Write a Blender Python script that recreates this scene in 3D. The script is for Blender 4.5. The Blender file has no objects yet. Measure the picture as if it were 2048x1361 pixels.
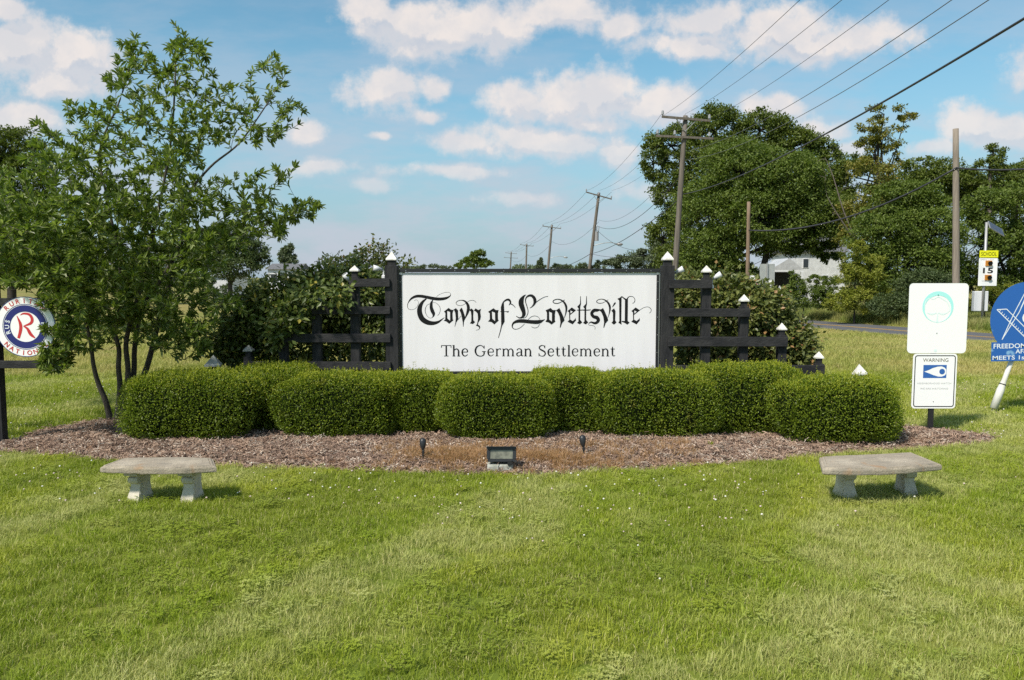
import bpy, bmesh, math, random
import numpy as np
from mathutils import Vector, Matrix
from mathutils.geometry import tessellate_polygon

R = math.radians
rng = np.random.default_rng(7)
random.seed(7)
sc = bpy.context.scene
col = sc.collection

# ------------------------------------------------------------------ camera, sky, sun, exposure
F, CX, CY, H0, PITCH = 1569.0, 1024.0, 680.5, 2.1, R(4.57)
cd = bpy.data.cameras.new('camera'); cam = bpy.data.objects.new('camera', cd); col.objects.link(cam)
cam.location = (0, 0, H0); cam.rotation_euler = (R(90) - PITCH, 0, 0)
cd.sensor_width = 36; cd.lens = 36 * F / 2048; cd.clip_start = .05; cd.clip_end = 6000
sc.camera = cam

SUN_EL, SUN_AZ = R(50), R(222)          # the sun stands high behind the viewer's left shoulder
sd = bpy.data.lights.new('sun', 'SUN'); sun = bpy.data.objects.new('sun', sd); col.objects.link(sun)
sd.energy = 3.6; sd.angle = R(6.0); sd.color = (1, .935, .83)
sv = Vector((math.sin(SUN_AZ) * math.cos(SUN_EL), math.cos(SUN_AZ) * math.cos(SUN_EL), math.sin(SUN_EL)))
sun.rotation_euler = sv.to_track_quat('Z', 'Y').to_euler()
sc.view_settings.view_transform = 'Standard'; sc.view_settings.look = 'None'
sc.view_settings.exposure = 0.55; sc.view_settings.gamma = 1; sc.view_settings.use_curve_mapping = False
sc.render.engine = 'CYCLES'
sc.cycles.max_bounces = 6; sc.cycles.diffuse_bounces = 3; sc.cycles.glossy_bounces = 2
sc.cycles.transmission_bounces = 4; sc.cycles.transparent_max_bounces = 4
sc.cycles.use_denoising = False


def ray(px, py):
    a, b = (px - CX) / F, (CY - py) / F
    return np.array([a, math.cos(PITCH) + b * math.sin(PITCH), -math.sin(PITCH) + b * math.cos(PITCH)])


def at(px, py, Y):
    d = ray(px, py); t = Y / d[1]
    return np.array([d[0] * t, Y, H0 + d[2] * t])


def smooth(a, b, t):
    t = np.clip((t - a) / (b - a), 0, 1)
    return t * t * (3 - 2 * t)


def gz(x, y):                            # height of the land: level lawn, falling 1.2 m to the road
    x = np.asarray(x, float); y = np.asarray(y, float)
    z = -1.2 * smooth(16, 44, y)
    z = z + .015 * np.sin(x * .9 + 1) * np.sin(y * .7) * smooth(2, 5, y) * (1 - smooth(8, 9.2, y))
    z = z + .10 * np.sin(x * .21) * np.sin(y * .17 + 1) * smooth(20, 34, y) * (1 - smooth(38, 42, y))
    return z


def gp(px, py, z=0.0):                   # the point of the lawn seen at a pixel
    d = ray(px, py); t = (z - H0) / d[2]
    return np.array([d[0] * t, d[1] * t, z])


def gfar(px, py):
    Y = 12.0
    for _ in range(60):
        p = at(px, py, Y)
        if p[2] <= gz(p[0], Y): break
        Y *= 1.03
    return p


# ------------------------------------------------------------------ world: sky with cumulus
wd = bpy.data.worlds.new('World'); sc.world = wd; wd.use_nodes = True
nt = wd.node_tree; nt.nodes.clear()


class NT:
    def __init__(s, t): s.t = t
    def n(s, typ, **k):
        nd = s.t.nodes.new(typ)
        for a, b in k.items(): setattr(nd, a, b)
        return nd
    def put(s, sock, v):
        if v is None: return
        if isinstance(v, bpy.types.NodeSocket): s.t.links.new(v, sock)
        elif isinstance(v, (tuple, list)) and len(v) == 3 and sock.type == 'RGBA': sock.default_value = (*v, 1)
        else: sock.default_value = v
    def m(s, op, a, b=None, c=None, clamp=False):
        nd = s.n('ShaderNodeMath', operation=op); nd.use_clamp = clamp
        s.put(nd.inputs[0], a); s.put(nd.inputs[1], b)
        if c is not None: s.put(nd.inputs[2], c)
        return nd.outputs[0]
    def v(s, op, a, b=None):
        nd = s.n('ShaderNodeVectorMath', operation=op)
        s.put(nd.inputs[0], a); s.put(nd.inputs[1], b)
        return nd.outputs['Value'] if op in ('LENGTH', 'DOT_PRODUCT', 'DISTANCE') else nd.outputs[0]
    def mix(s, f, a, b, typ='MIX'):
        nd = s.n('ShaderNodeMix', data_type='RGBA', blend_type=typ)
        s.put(nd.inputs[0], f); s.put(nd.inputs[6], a); s.put(nd.inputs[7], b)
        return nd.outputs[2]
    def noise(s, vec, scale, detail=4, rough=.5, dist=0):
        nd = s.n('ShaderNodeTexNoise'); s.put(nd.inputs['Vector'], vec)
        nd.inputs['Scale'].default_value = scale; nd.inputs['Detail'].default_value = detail
        nd.inputs['Roughness'].default_value = rough; nd.inputs['Distortion'].default_value = dist
        return nd.outputs['Fac']
    def step(s, v, a, b, lo=0.0, hi=1.0):
        nd = s.n('ShaderNodeMapRange', interpolation_type='SMOOTHSTEP')
        s.put(nd.inputs[0], v); nd.inputs[1].default_value = a; nd.inputs[2].default_value = b
        nd.inputs[3].default_value = lo; nd.inputs[4].default_value = hi
        return nd.outputs[0]


# clouds: centre and half size in the tangent coordinates of the northern sky (x/y, z/y)
CL = [(40, 100, 110, 75), (150, 110, 90, 55), (20, 20, 60, 28), (35, 245, 95, 36), (120, 170, 90, 40),
      (735, 20, 70, 40), (860, 55, 120, 55), (985, 48, 95, 48), (1140, 28, 110, 36), (1245, 48, 60, 26, .1),
      (772, 178, 82, 48), (1022, 208, 60, 44), (1125, 195, 62, 62), (1215, 190, 70, 62), (1320, 208, 70, 42),
      (930, 282, 110, 30, .14), (1070, 282, 110, 36, .14), (1150, 290, 60, 32, .14), (1235, 308, 60, 38),
      (1390, 40, 80, 32), (1440, 15, 80, 30), (1560, 68, 110, 52), (1390, 92, 100, 30), (1720, 82, 95, 38), (1640, 95, 120, 30),
      (1945, 240, 66, 40), (2030, 258, 66, 34), (1530, 222, 70, 30, .1), (1640, 252, 60, 26, .15), (1690, 288, 50, 20, .15), (1860, 292, 60, 20, .15),
      (615, 262, 46, 30, .12), (640, 342, 110, 24, .34), (900, 345, 150, 20, .26), (740, 376, 70, 18, .34), (1040, 404, 100, 20, .30), (1290, 385, 100, 34, .34), (880, 175, 40, 30, .34), (860, 225, 50, 20, .34), (760, 270, 24, 12, .25), (1180, 245, 120, 20, .3),
      (-150, 150, 140, 70), (2200, 120, 150, 60), (900, -120, 300, 60), (1700, -150, 300, 60), (200, -160, 250, 70)]
grp = bpy.data.node_groups.new('CloudField', 'ShaderNodeTree')
grp.interface.new_socket('P', in_out='INPUT', socket_type='NodeSocketVector')
grp.interface.new_socket('D', in_out='OUTPUT', socket_type='NodeSocketFloat')
g = NT(grp); gi = g.n('NodeGroupInput'); go = g.n('NodeGroupOutput')
P = gi.outputs[0]
wn = g.n('ShaderNodeTexNoise'); g.put(wn.inputs['Vector'], P); wn.inputs['Scale'].default_value = 11; wn.inputs['Detail'].default_value = 3
wob = g.v('SUBTRACT', wn.outputs['Color'], (.5, .5, .5))
wob = g.v('MULTIPLY', wob, (.06, .045, 0))
Pw = g.v('ADD', P, wob)
best = None
for a, b, rx, ry, *wk in CL:
    d = ray(a, b); c = (float(d[0] / d[1]), float(d[2] / d[1]), 0)
    e = g.v('SUBTRACT', Pw, c); e = g.v('MULTIPLY', e, (F / rx, F / ry, 0)); e = g.v('LENGTH', e)
    e = g.m('SUBTRACT', 1.0 - (wk[0] if wk else 0.0), e)
    best = e if best is None else g.m('SMOOTH_MAX', best, e, .35)
fb = g.noise(P, 26, 9, .62)
fb2 = g.noise(P, 9, 3, .5)
D = g.m('MULTIPLY_ADD', g.m('SUBTRACT', fb, .5), 2.0, best)
D = g.m('MULTIPLY_ADD', g.m('SUBTRACT', fb2, .5), .8, D)
g.put(go.inputs[0], D)

w = NT(nt)
tc = w.n('ShaderNodeTexCoord').outputs['Generated']
sx = w.n('ShaderNodeSeparateXYZ'); w.put(sx.inputs[0], tc)
yy = w.m('MAXIMUM', w.m('ABSOLUTE', sx.outputs[1]), .05)
cb = w.n('ShaderNodeCombineXYZ'); w.put(cb.inputs[0], w.m('DIVIDE', sx.outputs[0], yy))
w.put(cb.inputs[1], w.m('DIVIDE', sx.outputs[2], yy)); w.put(cb.inputs[2], w.m('MULTIPLY', w.m('LESS_THAN', sx.outputs[1], 0), 3.0))
Pd = cb.outputs[0]


def field(vec):
    nd = w.n('ShaderNodeGroup'); nd.node_tree = grp; w.put(nd.inputs[0], vec); return nd.outputs[0]


D0 = field(Pd); D1 = field(w.v('ADD', Pd, (-.012, .022, 0)))
alpha = w.step(D0, -.34, .46)
# away from the northern quarter the same weather goes on as scattered noise clouds
gen = w.step(w.noise(tc, 5, 7, .6), .50, .62)
side = w.step(w.m('DIVIDE', w.m('ABSOLUTE', sx.outputs[0]), yy), .85, 1.1)
back = w.m('MAXIMUM', side, w.m('LESS_THAN', sx.outputs[1], 0))
alpha = w.m('ADD', w.m('MULTIPLY', alpha, w.m('SUBTRACT', 1, back)), w.m('MULTIPLY', w.m('MULTIPLY', gen, .75), back))
alpha = w.m('MULTIPLY', alpha, w.step(sx.outputs[2], .02, .2, .35, 1))
sky = w.n('ShaderNodeTexSky', sky_type='NISHITA'); sky.sun_disc = False
sky.sun_elevation = SUN_EL; sky.sun_rotation = SUN_AZ; sky.air_density = 1.0; sky.dust_density = .6; sky.ozone_density = 2.0
skyc = w.mix(1.0, sky.outputs[0], (.88, 1.24, 1.14), 'MULTIPLY')
el = sx.outputs[2]
hz = w.step(el, -.02, .30, 1, 0)
skyc = w.mix(w.m('MULTIPLY', hz, .85), skyc, (2.75, 3.65, 4.65))
veil = w.m('MULTIPLY', w.step(w.noise(w.v('MULTIPLY', Pd, (1, 3.2, 1)), 4.5, 6, .6), .36, .64), w.step(el, .0, .32, .78, .22))
skyc = w.mix(veil, skyc, (4.6, 4.8, 5.5))
shade = w.step(w.m('SUBTRACT', D1, D0), -.35, .20)
dens = w.step(D0, .2, 1.1)
shade2 = w.m('MULTIPLY', shade, w.m('MULTIPLY_ADD', dens, .5, .5))
puff = w.step(w.noise(Pd, 14, 5, .6), .35, .62)
cc = w.mix(w.m('MAXIMUM', shade2, w.m('MULTIPLY', puff, .38)), (7.5, 6.75, 6.3), (4.0, 4.55, 5.4))
cc = w.mix(w.m('MULTIPLY', hz, .35), cc, (5.2, 5.6, 6.3))
final = w.mix(w.m('MULTIPLY', alpha, .90), skyc, cc)
bg = w.n('ShaderNodeBackground'); w.put(bg.inputs[0], final); bg.inputs[1].default_value = .085
w.put(w.n('ShaderNodeOutputWorld').inputs[0], bg.outputs[0])
wd.cycles.sampling_method = 'MANUAL'; wd.cycles.sample_map_resolution = 512


# ------------------------------------------------------------------ materials
def mat(name, base, rough=.6, metal=0, spec=.5, var=None, vscale=20, bump=0, bscale=60, build=None, coord='Object', stretch=None, vdetail=5):
    m = bpy.data.materials.new(name); m.use_nodes = True; t = m.node_tree; t.nodes.clear(); q = NT(t)
    p = q.n('ShaderNodeBsdfPrincipled'); o = q.n('ShaderNodeOutputMaterial'); q.put(o.inputs[0], p.outputs[0])
    if coord == 'World': vec = q.n('ShaderNodeNewGeometry').outputs['Position']
    else: vec = q.n('ShaderNodeTexCoord').outputs[coord]
    if stretch: vec = q.v('MULTIPLY', vec, stretch)
    c = base
    if var is not None: c = q.mix(q.step(q.noise(vec, vscale, vdetail, .6), .35, .65), base, var)
    q.put(p.inputs['Base Color'], c)
    p.inputs['Roughness'].default_value = rough; p.inputs['Metallic'].default_value = metal
    p.inputs['Specular IOR Level'].default_value = spec
    if bump:
        b = q.n('ShaderNodeBump'); b.inputs['Strength'].default_value = min(1, bump); b.inputs['Distance'].default_value = .01
        q.put(b.inputs['Height'], q.noise(vec, bscale, 5, .65)); q.put(p.inputs['Normal'], b.outputs[0])
    if build: build(q, p, vec)
    return m


def leafmat(name, a, b, c=None, trans=.28, rough=.5, attr='rnd', coat=.35, thin=None):
    """two-sided leaf: colour runs from a to b (and c for the odd leaf) by a value stored on each leaf"""
    m = bpy.data.materials.new(name); m.use_nodes = True; t = m.node_tree; t.nodes.clear(); q = NT(t)
    o = q.n('ShaderNodeOutputMaterial')
    at_ = q.n('ShaderNodeAttribute', attribute_name=attr).outputs['Fac']
    cl = q.mix(at_, a, b)
    if c is not None: cl = q.mix(q.step(at_, .90, .97), cl, c)
    if thin:                             # scattered tired patches where the leaves have browned
        pos = q.n('ShaderNodeNewGeometry').outputs['Position']
        cl = q.mix(q.m('MULTIPLY', q.step(q.noise(pos, 3.2, 5, .65), .60, .72), .75), cl, thin)
        cl = q.mix(q.step(q.noise(pos, 1.4, 3, .5), .44, .60, .0, .35), cl, b)
    p = q.n('ShaderNodeBsdfPrincipled'); q.put(p.inputs['Base Color'], cl); p.inputs['Roughness'].default_value = rough
    p.inputs['Specular IOR Level'].default_value = coat
    tr = q.n('ShaderNodeBsdfTranslucent'); q.put(tr.inputs[0], q.mix(1.0, cl, (1.3, 1.5, .6), 'MULTIPLY'))
    mx = q.n('ShaderNodeMixShader'); mx.inputs[0].default_value = trans
    q.put(mx.inputs[1], p.outputs[0]); q.put(mx.inputs[2], tr.outputs[0]); q.put(o.inputs[0], mx.outputs[0])
    return m


M = {}
M['wood_black'] = mat('charcoal_stained_wood', (.016, .016, .018), .75, var=(.034, .033, .034), vscale=9, bump=.9, bscale=45, stretch=(.5, 1, 1), spec=.3)
M['wood_black_v'] = mat('charcoal_stained_post', (.015, .015, .017), .75, var=(.032, .031, .032), vscale=9, bump=.9, bscale=45, stretch=(2, 2, .35), spec=.3)
M['cap_white'] = mat('painted_cap', (.80, .79, .76), .5, var=(.56, .53, .47), vscale=13, bump=.1, bscale=30)
M['cap_dimmed'] = mat('dimmed_cap', (.36, .36, .34), .7, var=(.22, .22, .20), vscale=16, bump=.3, bscale=30)  # white cap again for the left side, its dimmer light painted in
M['rust'] = mat('rust_spot', (.22, .10, .04), .8)
M['board'] = mat('sign_board_white', (.80, .775, .795), .4, spec=.3, var=(.755, .73, .745), vscale=1.2, vdetail=3, stretch=(3, 1, .35))
M['ink'] = mat('black_lettering', (.009, .009, .010), .6, spec=.2)
M['frame_black'] = mat('black_metal_trim', (.018, .018, .02), .45)
M['alu'] = mat('aluminium', (.5, .5, .5), .35, metal=.8)
M['white_plastic'] = mat('white_plastic', (.72, .72, .74), .4)
M['black_plastic'] = mat('black_plastic', (.02, .021, .024), .42, bump=.05)
M['lens'] = mat('frosted_lens', (.22, .22, .17), .15, var=(.12, .12, .095), vscale=14)
M['sign_white'] = mat('reflective_white_sheet', (.92, .91, .91), .35, spec=.5)
M['sign_cyan'] = mat('faded_cyan_print', (.42, .85, .82), .4)
M['sign_cyan_faint'] = mat('very_faded_cyan_print', (.74, .88, .87), .4)
M['sign_cyan_deep'] = mat('teal_bolt', (.10, .42, .38), .4)
M['print_grey'] = mat('faded_grey_print', (.50, .50, .50), .5)
M['print_olive'] = mat('faded_black_print', (.11, .09, .035), .5)
M['sign_blue'] = mat('blue_print', (.035, .13, .42), .4)
M['masonic_blue'] = mat('faded_blue_sheet', (.022, .12, .42), .45, var=(.03, .15, .47), vscale=3, build=lambda q, p, v: q.put(
    p.inputs['Base Color'], q.mix(q.step(q.noise(v, 6, 2, .4), 0.66, .76), (.022, .12, .42), (.22, .42, .66))))
M['white_print'] = mat('white_print', (.80, .84, .88), .45)
M['navy'] = mat('navy_print', (.02, .025, .16), .4)
M['red'] = mat('red_print', (.55, .035, .04), .45)
M['white_pipe'] = mat('white_plastic_pipe', (.78, .77, .74), .35, var=(.62, .60, .52), vscale=3, stretch=(1, 1, .4))
M['yellow'] = mat('fluorescent_yellow_sheet', (.80, .78, .01), .4)
M['amber'] = mat('amber_lens', (.55, .22, .03), .25)
M['solar'] = mat('solar_cells', (.03, .045, .075), .15)
M['galv'] = mat('galvanised_steel', (.42, .42, .42), .45, metal=.4, var=(.32, .32, .32), vscale=30)
M['pole_wood'] = mat('weathered_pole_wood', (.17, .145, .12), .85, var=(.105, .088, .072), vscale=4, bump=.6, bscale=14, stretch=(4, 4, .25))
M['pole_brown'] = mat('brown_pole_wood', (.25, .17, .11), .85, var=(.17, .12, .085), vscale=4, bump=.6, bscale=14, stretch=(4, 4, .25))
M['pole_pale'] = mat('grey_brown_pole_wood', (.27, .225, .18), .85, var=(.19, .155, .125), vscale=4, bump=.5, bscale=14, stretch=(4, 4, .25))
M['porcelain'] = mat('grey_porcelain', (.30, .30, .31), .3)
M['wire'] = mat('dark_cable', (.035, .035, .04), .5)
M['wire_grey'] = mat('grey_cable', (.12, .12, .125), .5)
M['bark'] = mat('grey_bark', (.105, .092, .072), .9, var=(.055, .047, .038), vscale=14, bump=.9, bscale=40, stretch=(1, 1, .35))
M['bark_dark'] = mat('dark_bark', (.05, .042, .034), .9, var=(.03, .025, .02), vscale=6, bump=.5, bscale=10)
M['bark_dead'] = mat('bare_grey_wood', (.17, .14, .115), .9)
M['siding'] = mat('white_siding', (.70, .71, .72), .6, var=(.60, .61, .62), vscale=2)
M['roof_grey'] = mat('grey_shingles', (.16, .16, .17), .85, var=(.10, .10, .105), vscale=6, bump=.4)
M['roof_pale'] = mat('pale_metal_roof', (.50, .51, .52), .5, var=(.4, .41, .42), vscale=2)
M['window'] = mat('dark_window_glass', (.03, .035, .04), .1)
M['opening_shade'] = mat('painted_opening_shade', (.02, .02, .02), .8)
M['sheet_grey'] = mat('bare_aluminium_sheet', (.42, .43, .41), .5, metal=.2, var=(.36, .37, .36), vscale=3)


def stone_build(q, p, v):
    big = q.step(q.noise(v, 3.2, 4, .6), .40, .66)
    fine = q.step(q.noise(v, 60, 4, .7), .35, .7)
    c = q.mix(big, (.35, .295, .225), (.50, .43, .335)); c = q.mix(q.m('MULTIPLY', fine, .55), c, (.19, .165, .13)); c = q.mix(q.m('MULTIPLY', q.step(q.noise(q.v('MULTIPLY', v, (1, 7, 1)), 4, 4, .6), .52, .64), .5), c, (.20, .18, .15))
    c = q.mix(q.step(q.noise(v, 5, 2, .5), .60, .74), c, (.34, .22, .13))
    q.put(p.inputs['Base Color'], c)


M['stone_top'] = mat('weathered_concrete', (.3, .28, .24), .9, bump=.8, bscale=70, build=stone_build)
M['stone_leg'] = mat('cast_stone', (.62, .57, .47), .85, var=(.50, .46, .38), vscale=7, bump=.4, bscale=50)
M['stone_edge'] = mat('lichened_concrete', (.34, .33, .25), .9, var=(.22, .215, .16), vscale=24, bump=.8, bscale=70)
M['block'] = mat('concrete_block', (.40, .40, .36), .9, var=(.26, .27, .23), vscale=18, bump=.5, bscale=40)
M['asphalt'] = mat('asphalt', (.105, .105, .115), .9, var=(.085, .085, .092), vscale=1.2, bump=.3, bscale=60)
M['line_yellow'] = mat('yellow_road_paint', (.62, .36, .05), .7)


def lawn_build(q, p, v):
    sy = q.n('ShaderNodeSeparateXYZ'); q.put(sy.inputs[0], v)
    big = q.noise(v, .55, 4, .55); mid = q.noise(v, 5, 4, .6)
    c = q.mix(q.step(big, .4, .62), (.12, .16, .022), (.18, .20, .036))
    c = q.mix(q.m('MULTIPLY', q.step(mid, .5, .7), .6), c, (.085, .075, .03))
    edge = q.m('ADD', sy.outputs[1], q.m('MULTIPLY', q.noise(v, .35, 3, .5), 3.0))
    f = q.step(edge, 16.8, 18.6)
    dry = q.mix(q.step(q.noise(v, .22, 4, .6), .38, .62), (.26, .21, .08), (.17, .18, .045))
    c = q.mix(f, c, dry)
    q.put(p.inputs['Base Color'], c)


M['lawn'] = mat('lawn_soil', (.05, .07, .02), .95, spec=.1, coord='World', build=lawn_build)


def mulch_build(q, p, v):
    a = q.noise(v, 28, 5, .7); b = q.noise(v, 1.3, 3, .5)
    c = q.mix(q.step(a, .35, .62), (.12, .075, .052), (.28, .195, .145)); c = q.mix(q.step(b, .5, .7), c, (.15, .085, .05))
    q.put(p.inputs['Base Color'], c)


M['mulch'] = mat('shredded_bark_mulch', (.12, .08, .05), .95, spec=.1, bump=1, bscale=50, coord='World', build=mulch_build)


def blade_mat(name, kind):
    m = bpy.data.materials.new(name); m.use_nodes = True; t = m.node_tree; t.nodes.clear(); q = NT(t)
    o = q.n('ShaderNodeOutputMaterial'); v = q.n('ShaderNodeNewGeometry').outputs['Position']
    rnd = q.n('ShaderNodeAttribute', attribute_name='rnd').outputs['Fac']
    inst = q.n('ShaderNodeObjectInfo').outputs['Random']
    if kind == 'lawn':
        big = q.step(q.noise(q.v('MULTIPLY', v, (1, .62, 0)), .52, 4, .55), .38, .62); mid = q.noise(v, 2.2, 4, .6)
        # oblique mowing strips: light off blades laid towards or away, painted pale and dark
        band = q.m('SINE', q.m('ADD', q.v('DOT_PRODUCT', v, (1.75, -1.15, 0)), q.m('MULTIPLY', q.noise(v, .35, 2, .5), 7.0)))
        c = q.mix(big, (.235, .315, .024), (.375, .400, .050))
        c = q.mix(q.step(mid, .46, .68), c, (.400, .425, .115))
        c = q.mix(q.m('MULTIPLY', q.step(band, .15, .85), q.step(mid, .34, .56, .15, .80)), c, (.500, .490, .215))
        c = q.mix(q.m('MULTIPLY', q.step(band, -.2, -.9), .62), c, (.160, .225, .018))
        c = q.mix(q.m('MULTIPLY', rnd, .30), c, (.40, .42, .03))
        c = q.mix(q.step(rnd, .87, .94), c, (.62, .54, .27))
    elif kind == 'field':
        big = q.step(q.noise(v, .22, 4, .6), .38, .62); mid = q.noise(v, 1.1, 4, .6)
        c = q.mix(big, (.55, .455, .19), (.34, .35, .09))
        c = q.mix(q.step(mid, .50, .70), c, (.48, .38, .19))
        c = q.mix(q.step(q.noise(v, .35, 2, .5), .64, .72), c, (.42, .27, .17))
        c = q.mix(q.m('MULTIPLY', rnd, .4), c, (.38, .38, .11))
    elif kind == 'verge':
        big = q.step(q.noise(v, .4, 4, .6), .38, .62)
        c = q.mix(big, (.19, .26, .055), (.40, .36, .15)); c = q.mix(q.m('MULTIPLY', rnd, .5), c, (.2, .22, .06))
    else:
        c = q.mix(rnd, (.36, .19, .085), (.52, .34, .18))
    c = q.mix(q.m('MULTIPLY', inst, .25), c, (.27, .34, .035) if kind != 'dead' else (.25, .13, .06))
    p = q.n('ShaderNodeBsdfPrincipled'); q.put(p.inputs['Base Color'], c); p.inputs['Roughness'].default_value = .5
    p.inputs['Specular IOR Level'].default_value = .25
    tr = q.n('ShaderNodeBsdfTranslucent'); q.put(tr.inputs[0], q.mix(1.0, c, (1.1, 1.25, .8), 'MULTIPLY'))
    mx = q.n('ShaderNodeMixShader'); mx.inputs[0].default_value = .3
    q.put(mx.inputs[1], p.outputs[0]); q.put(mx.inputs[2], tr.outputs[0]); q.put(o.inputs[0], mx.outputs[0])
    return m


# ------------------------------------------------------------------ object helpers
def tag(o, label=None, cat=None, group=None, kind=None):
    if label: o['label'] = label
    if cat: o['category'] = cat
    if group: o['group'] = group
    if kind: o['kind'] = kind
    return o


def empty(name, loc, label, cat, group=None, rz=0):
    o = bpy.data.objects.new(name, None); col.objects.link(o); o.location = [float(a) for a in loc]; o.rotation_euler[2] = rz
    o.empty_display_size = .2
    tag(o, label, cat, group)
    return o


def link(name, me, m, parent=None, loc=None, wloc=None):
    o = bpy.data.objects.new(name, me); col.objects.link(o)
    if m is not None:
        me.materials.clear()
        for mm in (m if isinstance(m, (list, tuple)) else [m]): me.materials.append(mm)
    if parent is not None: o.parent = parent
    if loc is not None: o.location = [float(a) for a in loc]
    return o


def off(parent):                 # world offset of a thing and the part above it (things here keep rotation 0 unless built locally)
    v = np.zeros(3); p = parent
    while p is not None: v += np.array(p.location); p = p.parent
    return v


def npmesh(name, V, Fs, smooth_=False, rnd=None, midx=None):
    """V (n,3); Fs (k, 3 or 4) or a list of index lists"""
    V = np.asarray(V, np.float32); me = bpy.data.meshes.new(name)
    if isinstance(Fs, np.ndarray):
        k = Fs.shape[1]; nf = len(Fs); flat = Fs.astype(np.int32).ravel(); start = np.arange(nf, dtype=np.int32) * k
    else:
        nf = len(Fs); lens = np.array([len(f) for f in Fs], np.int32)
        flat = np.concatenate([np.asarray(f, np.int32) for f in Fs]); start = np.concatenate([[0], np.cumsum(lens)[:-1]]).astype(np.int32)
    me.vertices.add(len(V)); me.vertices.foreach_set('co', V.ravel())
    me.loops.add(len(flat)); me.loops.foreach_set('vertex_index', flat)
    me.polygons.add(nf); me.polygons.foreach_set('loop_start', start)
    if midx is not None: me.polygons.foreach_set('material_index', np.asarray(midx, np.int32))
    me.update(calc_edges=True)
    me.polygons.foreach_set('use_smooth', np.full(nf, bool(smooth_)))
    if rnd is not None:
        a = me.attributes.new('rnd', 'FLOAT', 'FACE'); a.data.foreach_set('value', np.asarray(rnd, np.float32))
    return me


class MB:
    """collects boxes, bars, tubes and outlines in world coordinates, then links them as ONE mesh object"""
    def __init__(s): s.V = []; s.F = []; s.n = 0; s.mi = []; s.cur = 0
    def add(s, V, Fs):
        s.V.append(np.asarray(V, float)); s.F += [[i + s.n for i in f] for f in Fs]; s.mi += [s.cur] * len(Fs); s.n += len(V)
        return s
    def box(s, c, size, rot=None, bev=0.0):
        a, b, d = [x / 2 for x in size]
        if bev <= 0:
            V = np.array([[x, y, z] for x in (-a, a) for y in (-b, b) for z in (-d, d)])
            Fs = [[0, 1, 3, 2], [4, 6, 7, 5], [0, 4, 5, 1], [2, 3, 7, 6], [0, 2, 6, 4], [1, 5, 7, 3]]
        else:
            bm = bmesh.new(); bmesh.ops.create_cube(bm, size=1)
            for v in bm.verts: v.co = Vector((v.co.x * size[0], v.co.y * size[1], v.co.z * size[2]))
            bmesh.ops.bevel(bm, geom=bm.edges[:], offset=bev, segments=1, affect='EDGES')
            bm.verts.index_update()
            V = np.array([v.co[:] for v in bm.verts]); Fs = [[v.index for v in f.verts] for f in bm.faces]; bm.free()
        if rot is not None: V = V @ np.array(rot.to_3x3() if hasattr(rot, 'to_3x3') else rot).T
        return s.add(V + np.asarray(c, float), Fs)
    def tube(s, pts, rad, n=8, cap=True):
        pts = np.asarray(pts, float); rad = np.full(len(pts), rad, float) if np.isscalar(rad) else np.asarray(rad, float)
        V, Fs = tube_np(pts, rad, n)
        Fs = Fs.tolist()
        if cap: Fs += [list(range(n))[::-1], list(range(len(V) - n, len(V)))]
        return s.add(V, Fs)
    def prism(s, outline, y0, y1, holes=(), axis='y', tf=None):
        """outline in (x, z), extruded along y"""
        loops = [list(outline)] + [list(h) for h in holes]
        vl = [Vector((p[0], p[1], 0)) for lp in loops for p in lp]
        tris = tessellate_polygon([[Vector((p[0], p[1], 0)) for p in lp] for lp in loops])
        n = len(vl); V = [[v.x, y0, v.y] for v in vl] + [[v.x, y1, v.y] for v in vl]
        Fs = []
        for t in tris:
            a, b, c = [vl[i] for i in t]
            ccw = (b.x - a.x) * (c.y - a.y) - (b.y - a.y) * (c.x - a.x) > 0
            t = list(t) if ccw else list(t)[::-1]
            Fs.append(t); Fs.append([i + n for i in t[::-1]])
        k = 0
        for lp in loops:
            m_ = len(lp)
            ar = sum(lp[i][0] * lp[(i + 1) % m_][1] - lp[(i + 1) % m_][0] * lp[i][1] for i in range(m_))
            for i in range(m_):
                j = (i + 1) % m_; f = [k + i, k + i + n, k + j + n, k + j]
                Fs.append(f[::-1] if ar < 0 else f)
            k += m_
        V = np.array(V)
        if tf is not None: V = tf(V)
        return s.add(V, Fs)
    def build(s, name, m, parent=None, smooth_=False, base=None, rnd=None):
        V = np.concatenate(s.V); o_ = off(parent) if parent is not None else np.zeros(3)
        b = np.zeros(3) if base is None else np.asarray(base, float)
        me = npmesh(name, V - o_ - b, s.F, smooth_, rnd, s.mi if isinstance(m, (list, tuple)) else None)
        return link(name, me, m, parent, loc=b if base is not None else None)


def tube_np(pts, rad, n=8):
    d = np.gradient(pts, axis=0); d /= np.linalg.norm(d, axis=1)[:, None] + 1e-9
    up = np.where(np.abs(d[:, 2:3]) > .9, np.array([[1., 0, 0]]), np.array([[0, 0, 1.]]))
    a = np.cross(d, up); a /= np.linalg.norm(a, axis=1)[:, None] + 1e-9; b = np.cross(d, a)
    th = np.linspace(0, 2 * np.pi, n, endpoint=False)
    ring = np.cos(th)[None, :, None] * a[:, None, :] + np.sin(th)[None, :, None] * b[:, None, :]
    V = (pts[:, None, :] + ring * rad[:, None, None]).reshape(-1, 3)
    k = len(pts); i = np.arange(k - 1)[:, None] * n; j = np.arange(n)[None, :]; j2 = (j + 1) % n
    Fs = np.stack([i + j, i + j2, i + n + j2, i + n + j], -1).reshape(-1, 4)
    return V, Fs


def disc(cx, cz, r, n=48, a0=0, a1=2 * math.pi):
    return [(cx + r * math.cos(a0 + (a1 - a0) * i / n), cz + r * math.sin(a0 + (a1 - a0) * i / n)) for i in range(n)]


def ring(cx, cz, r0, r1, n=56):
    return disc(cx, cz, r1, n), disc(cx, cz, r0, n)[::-1]


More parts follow.
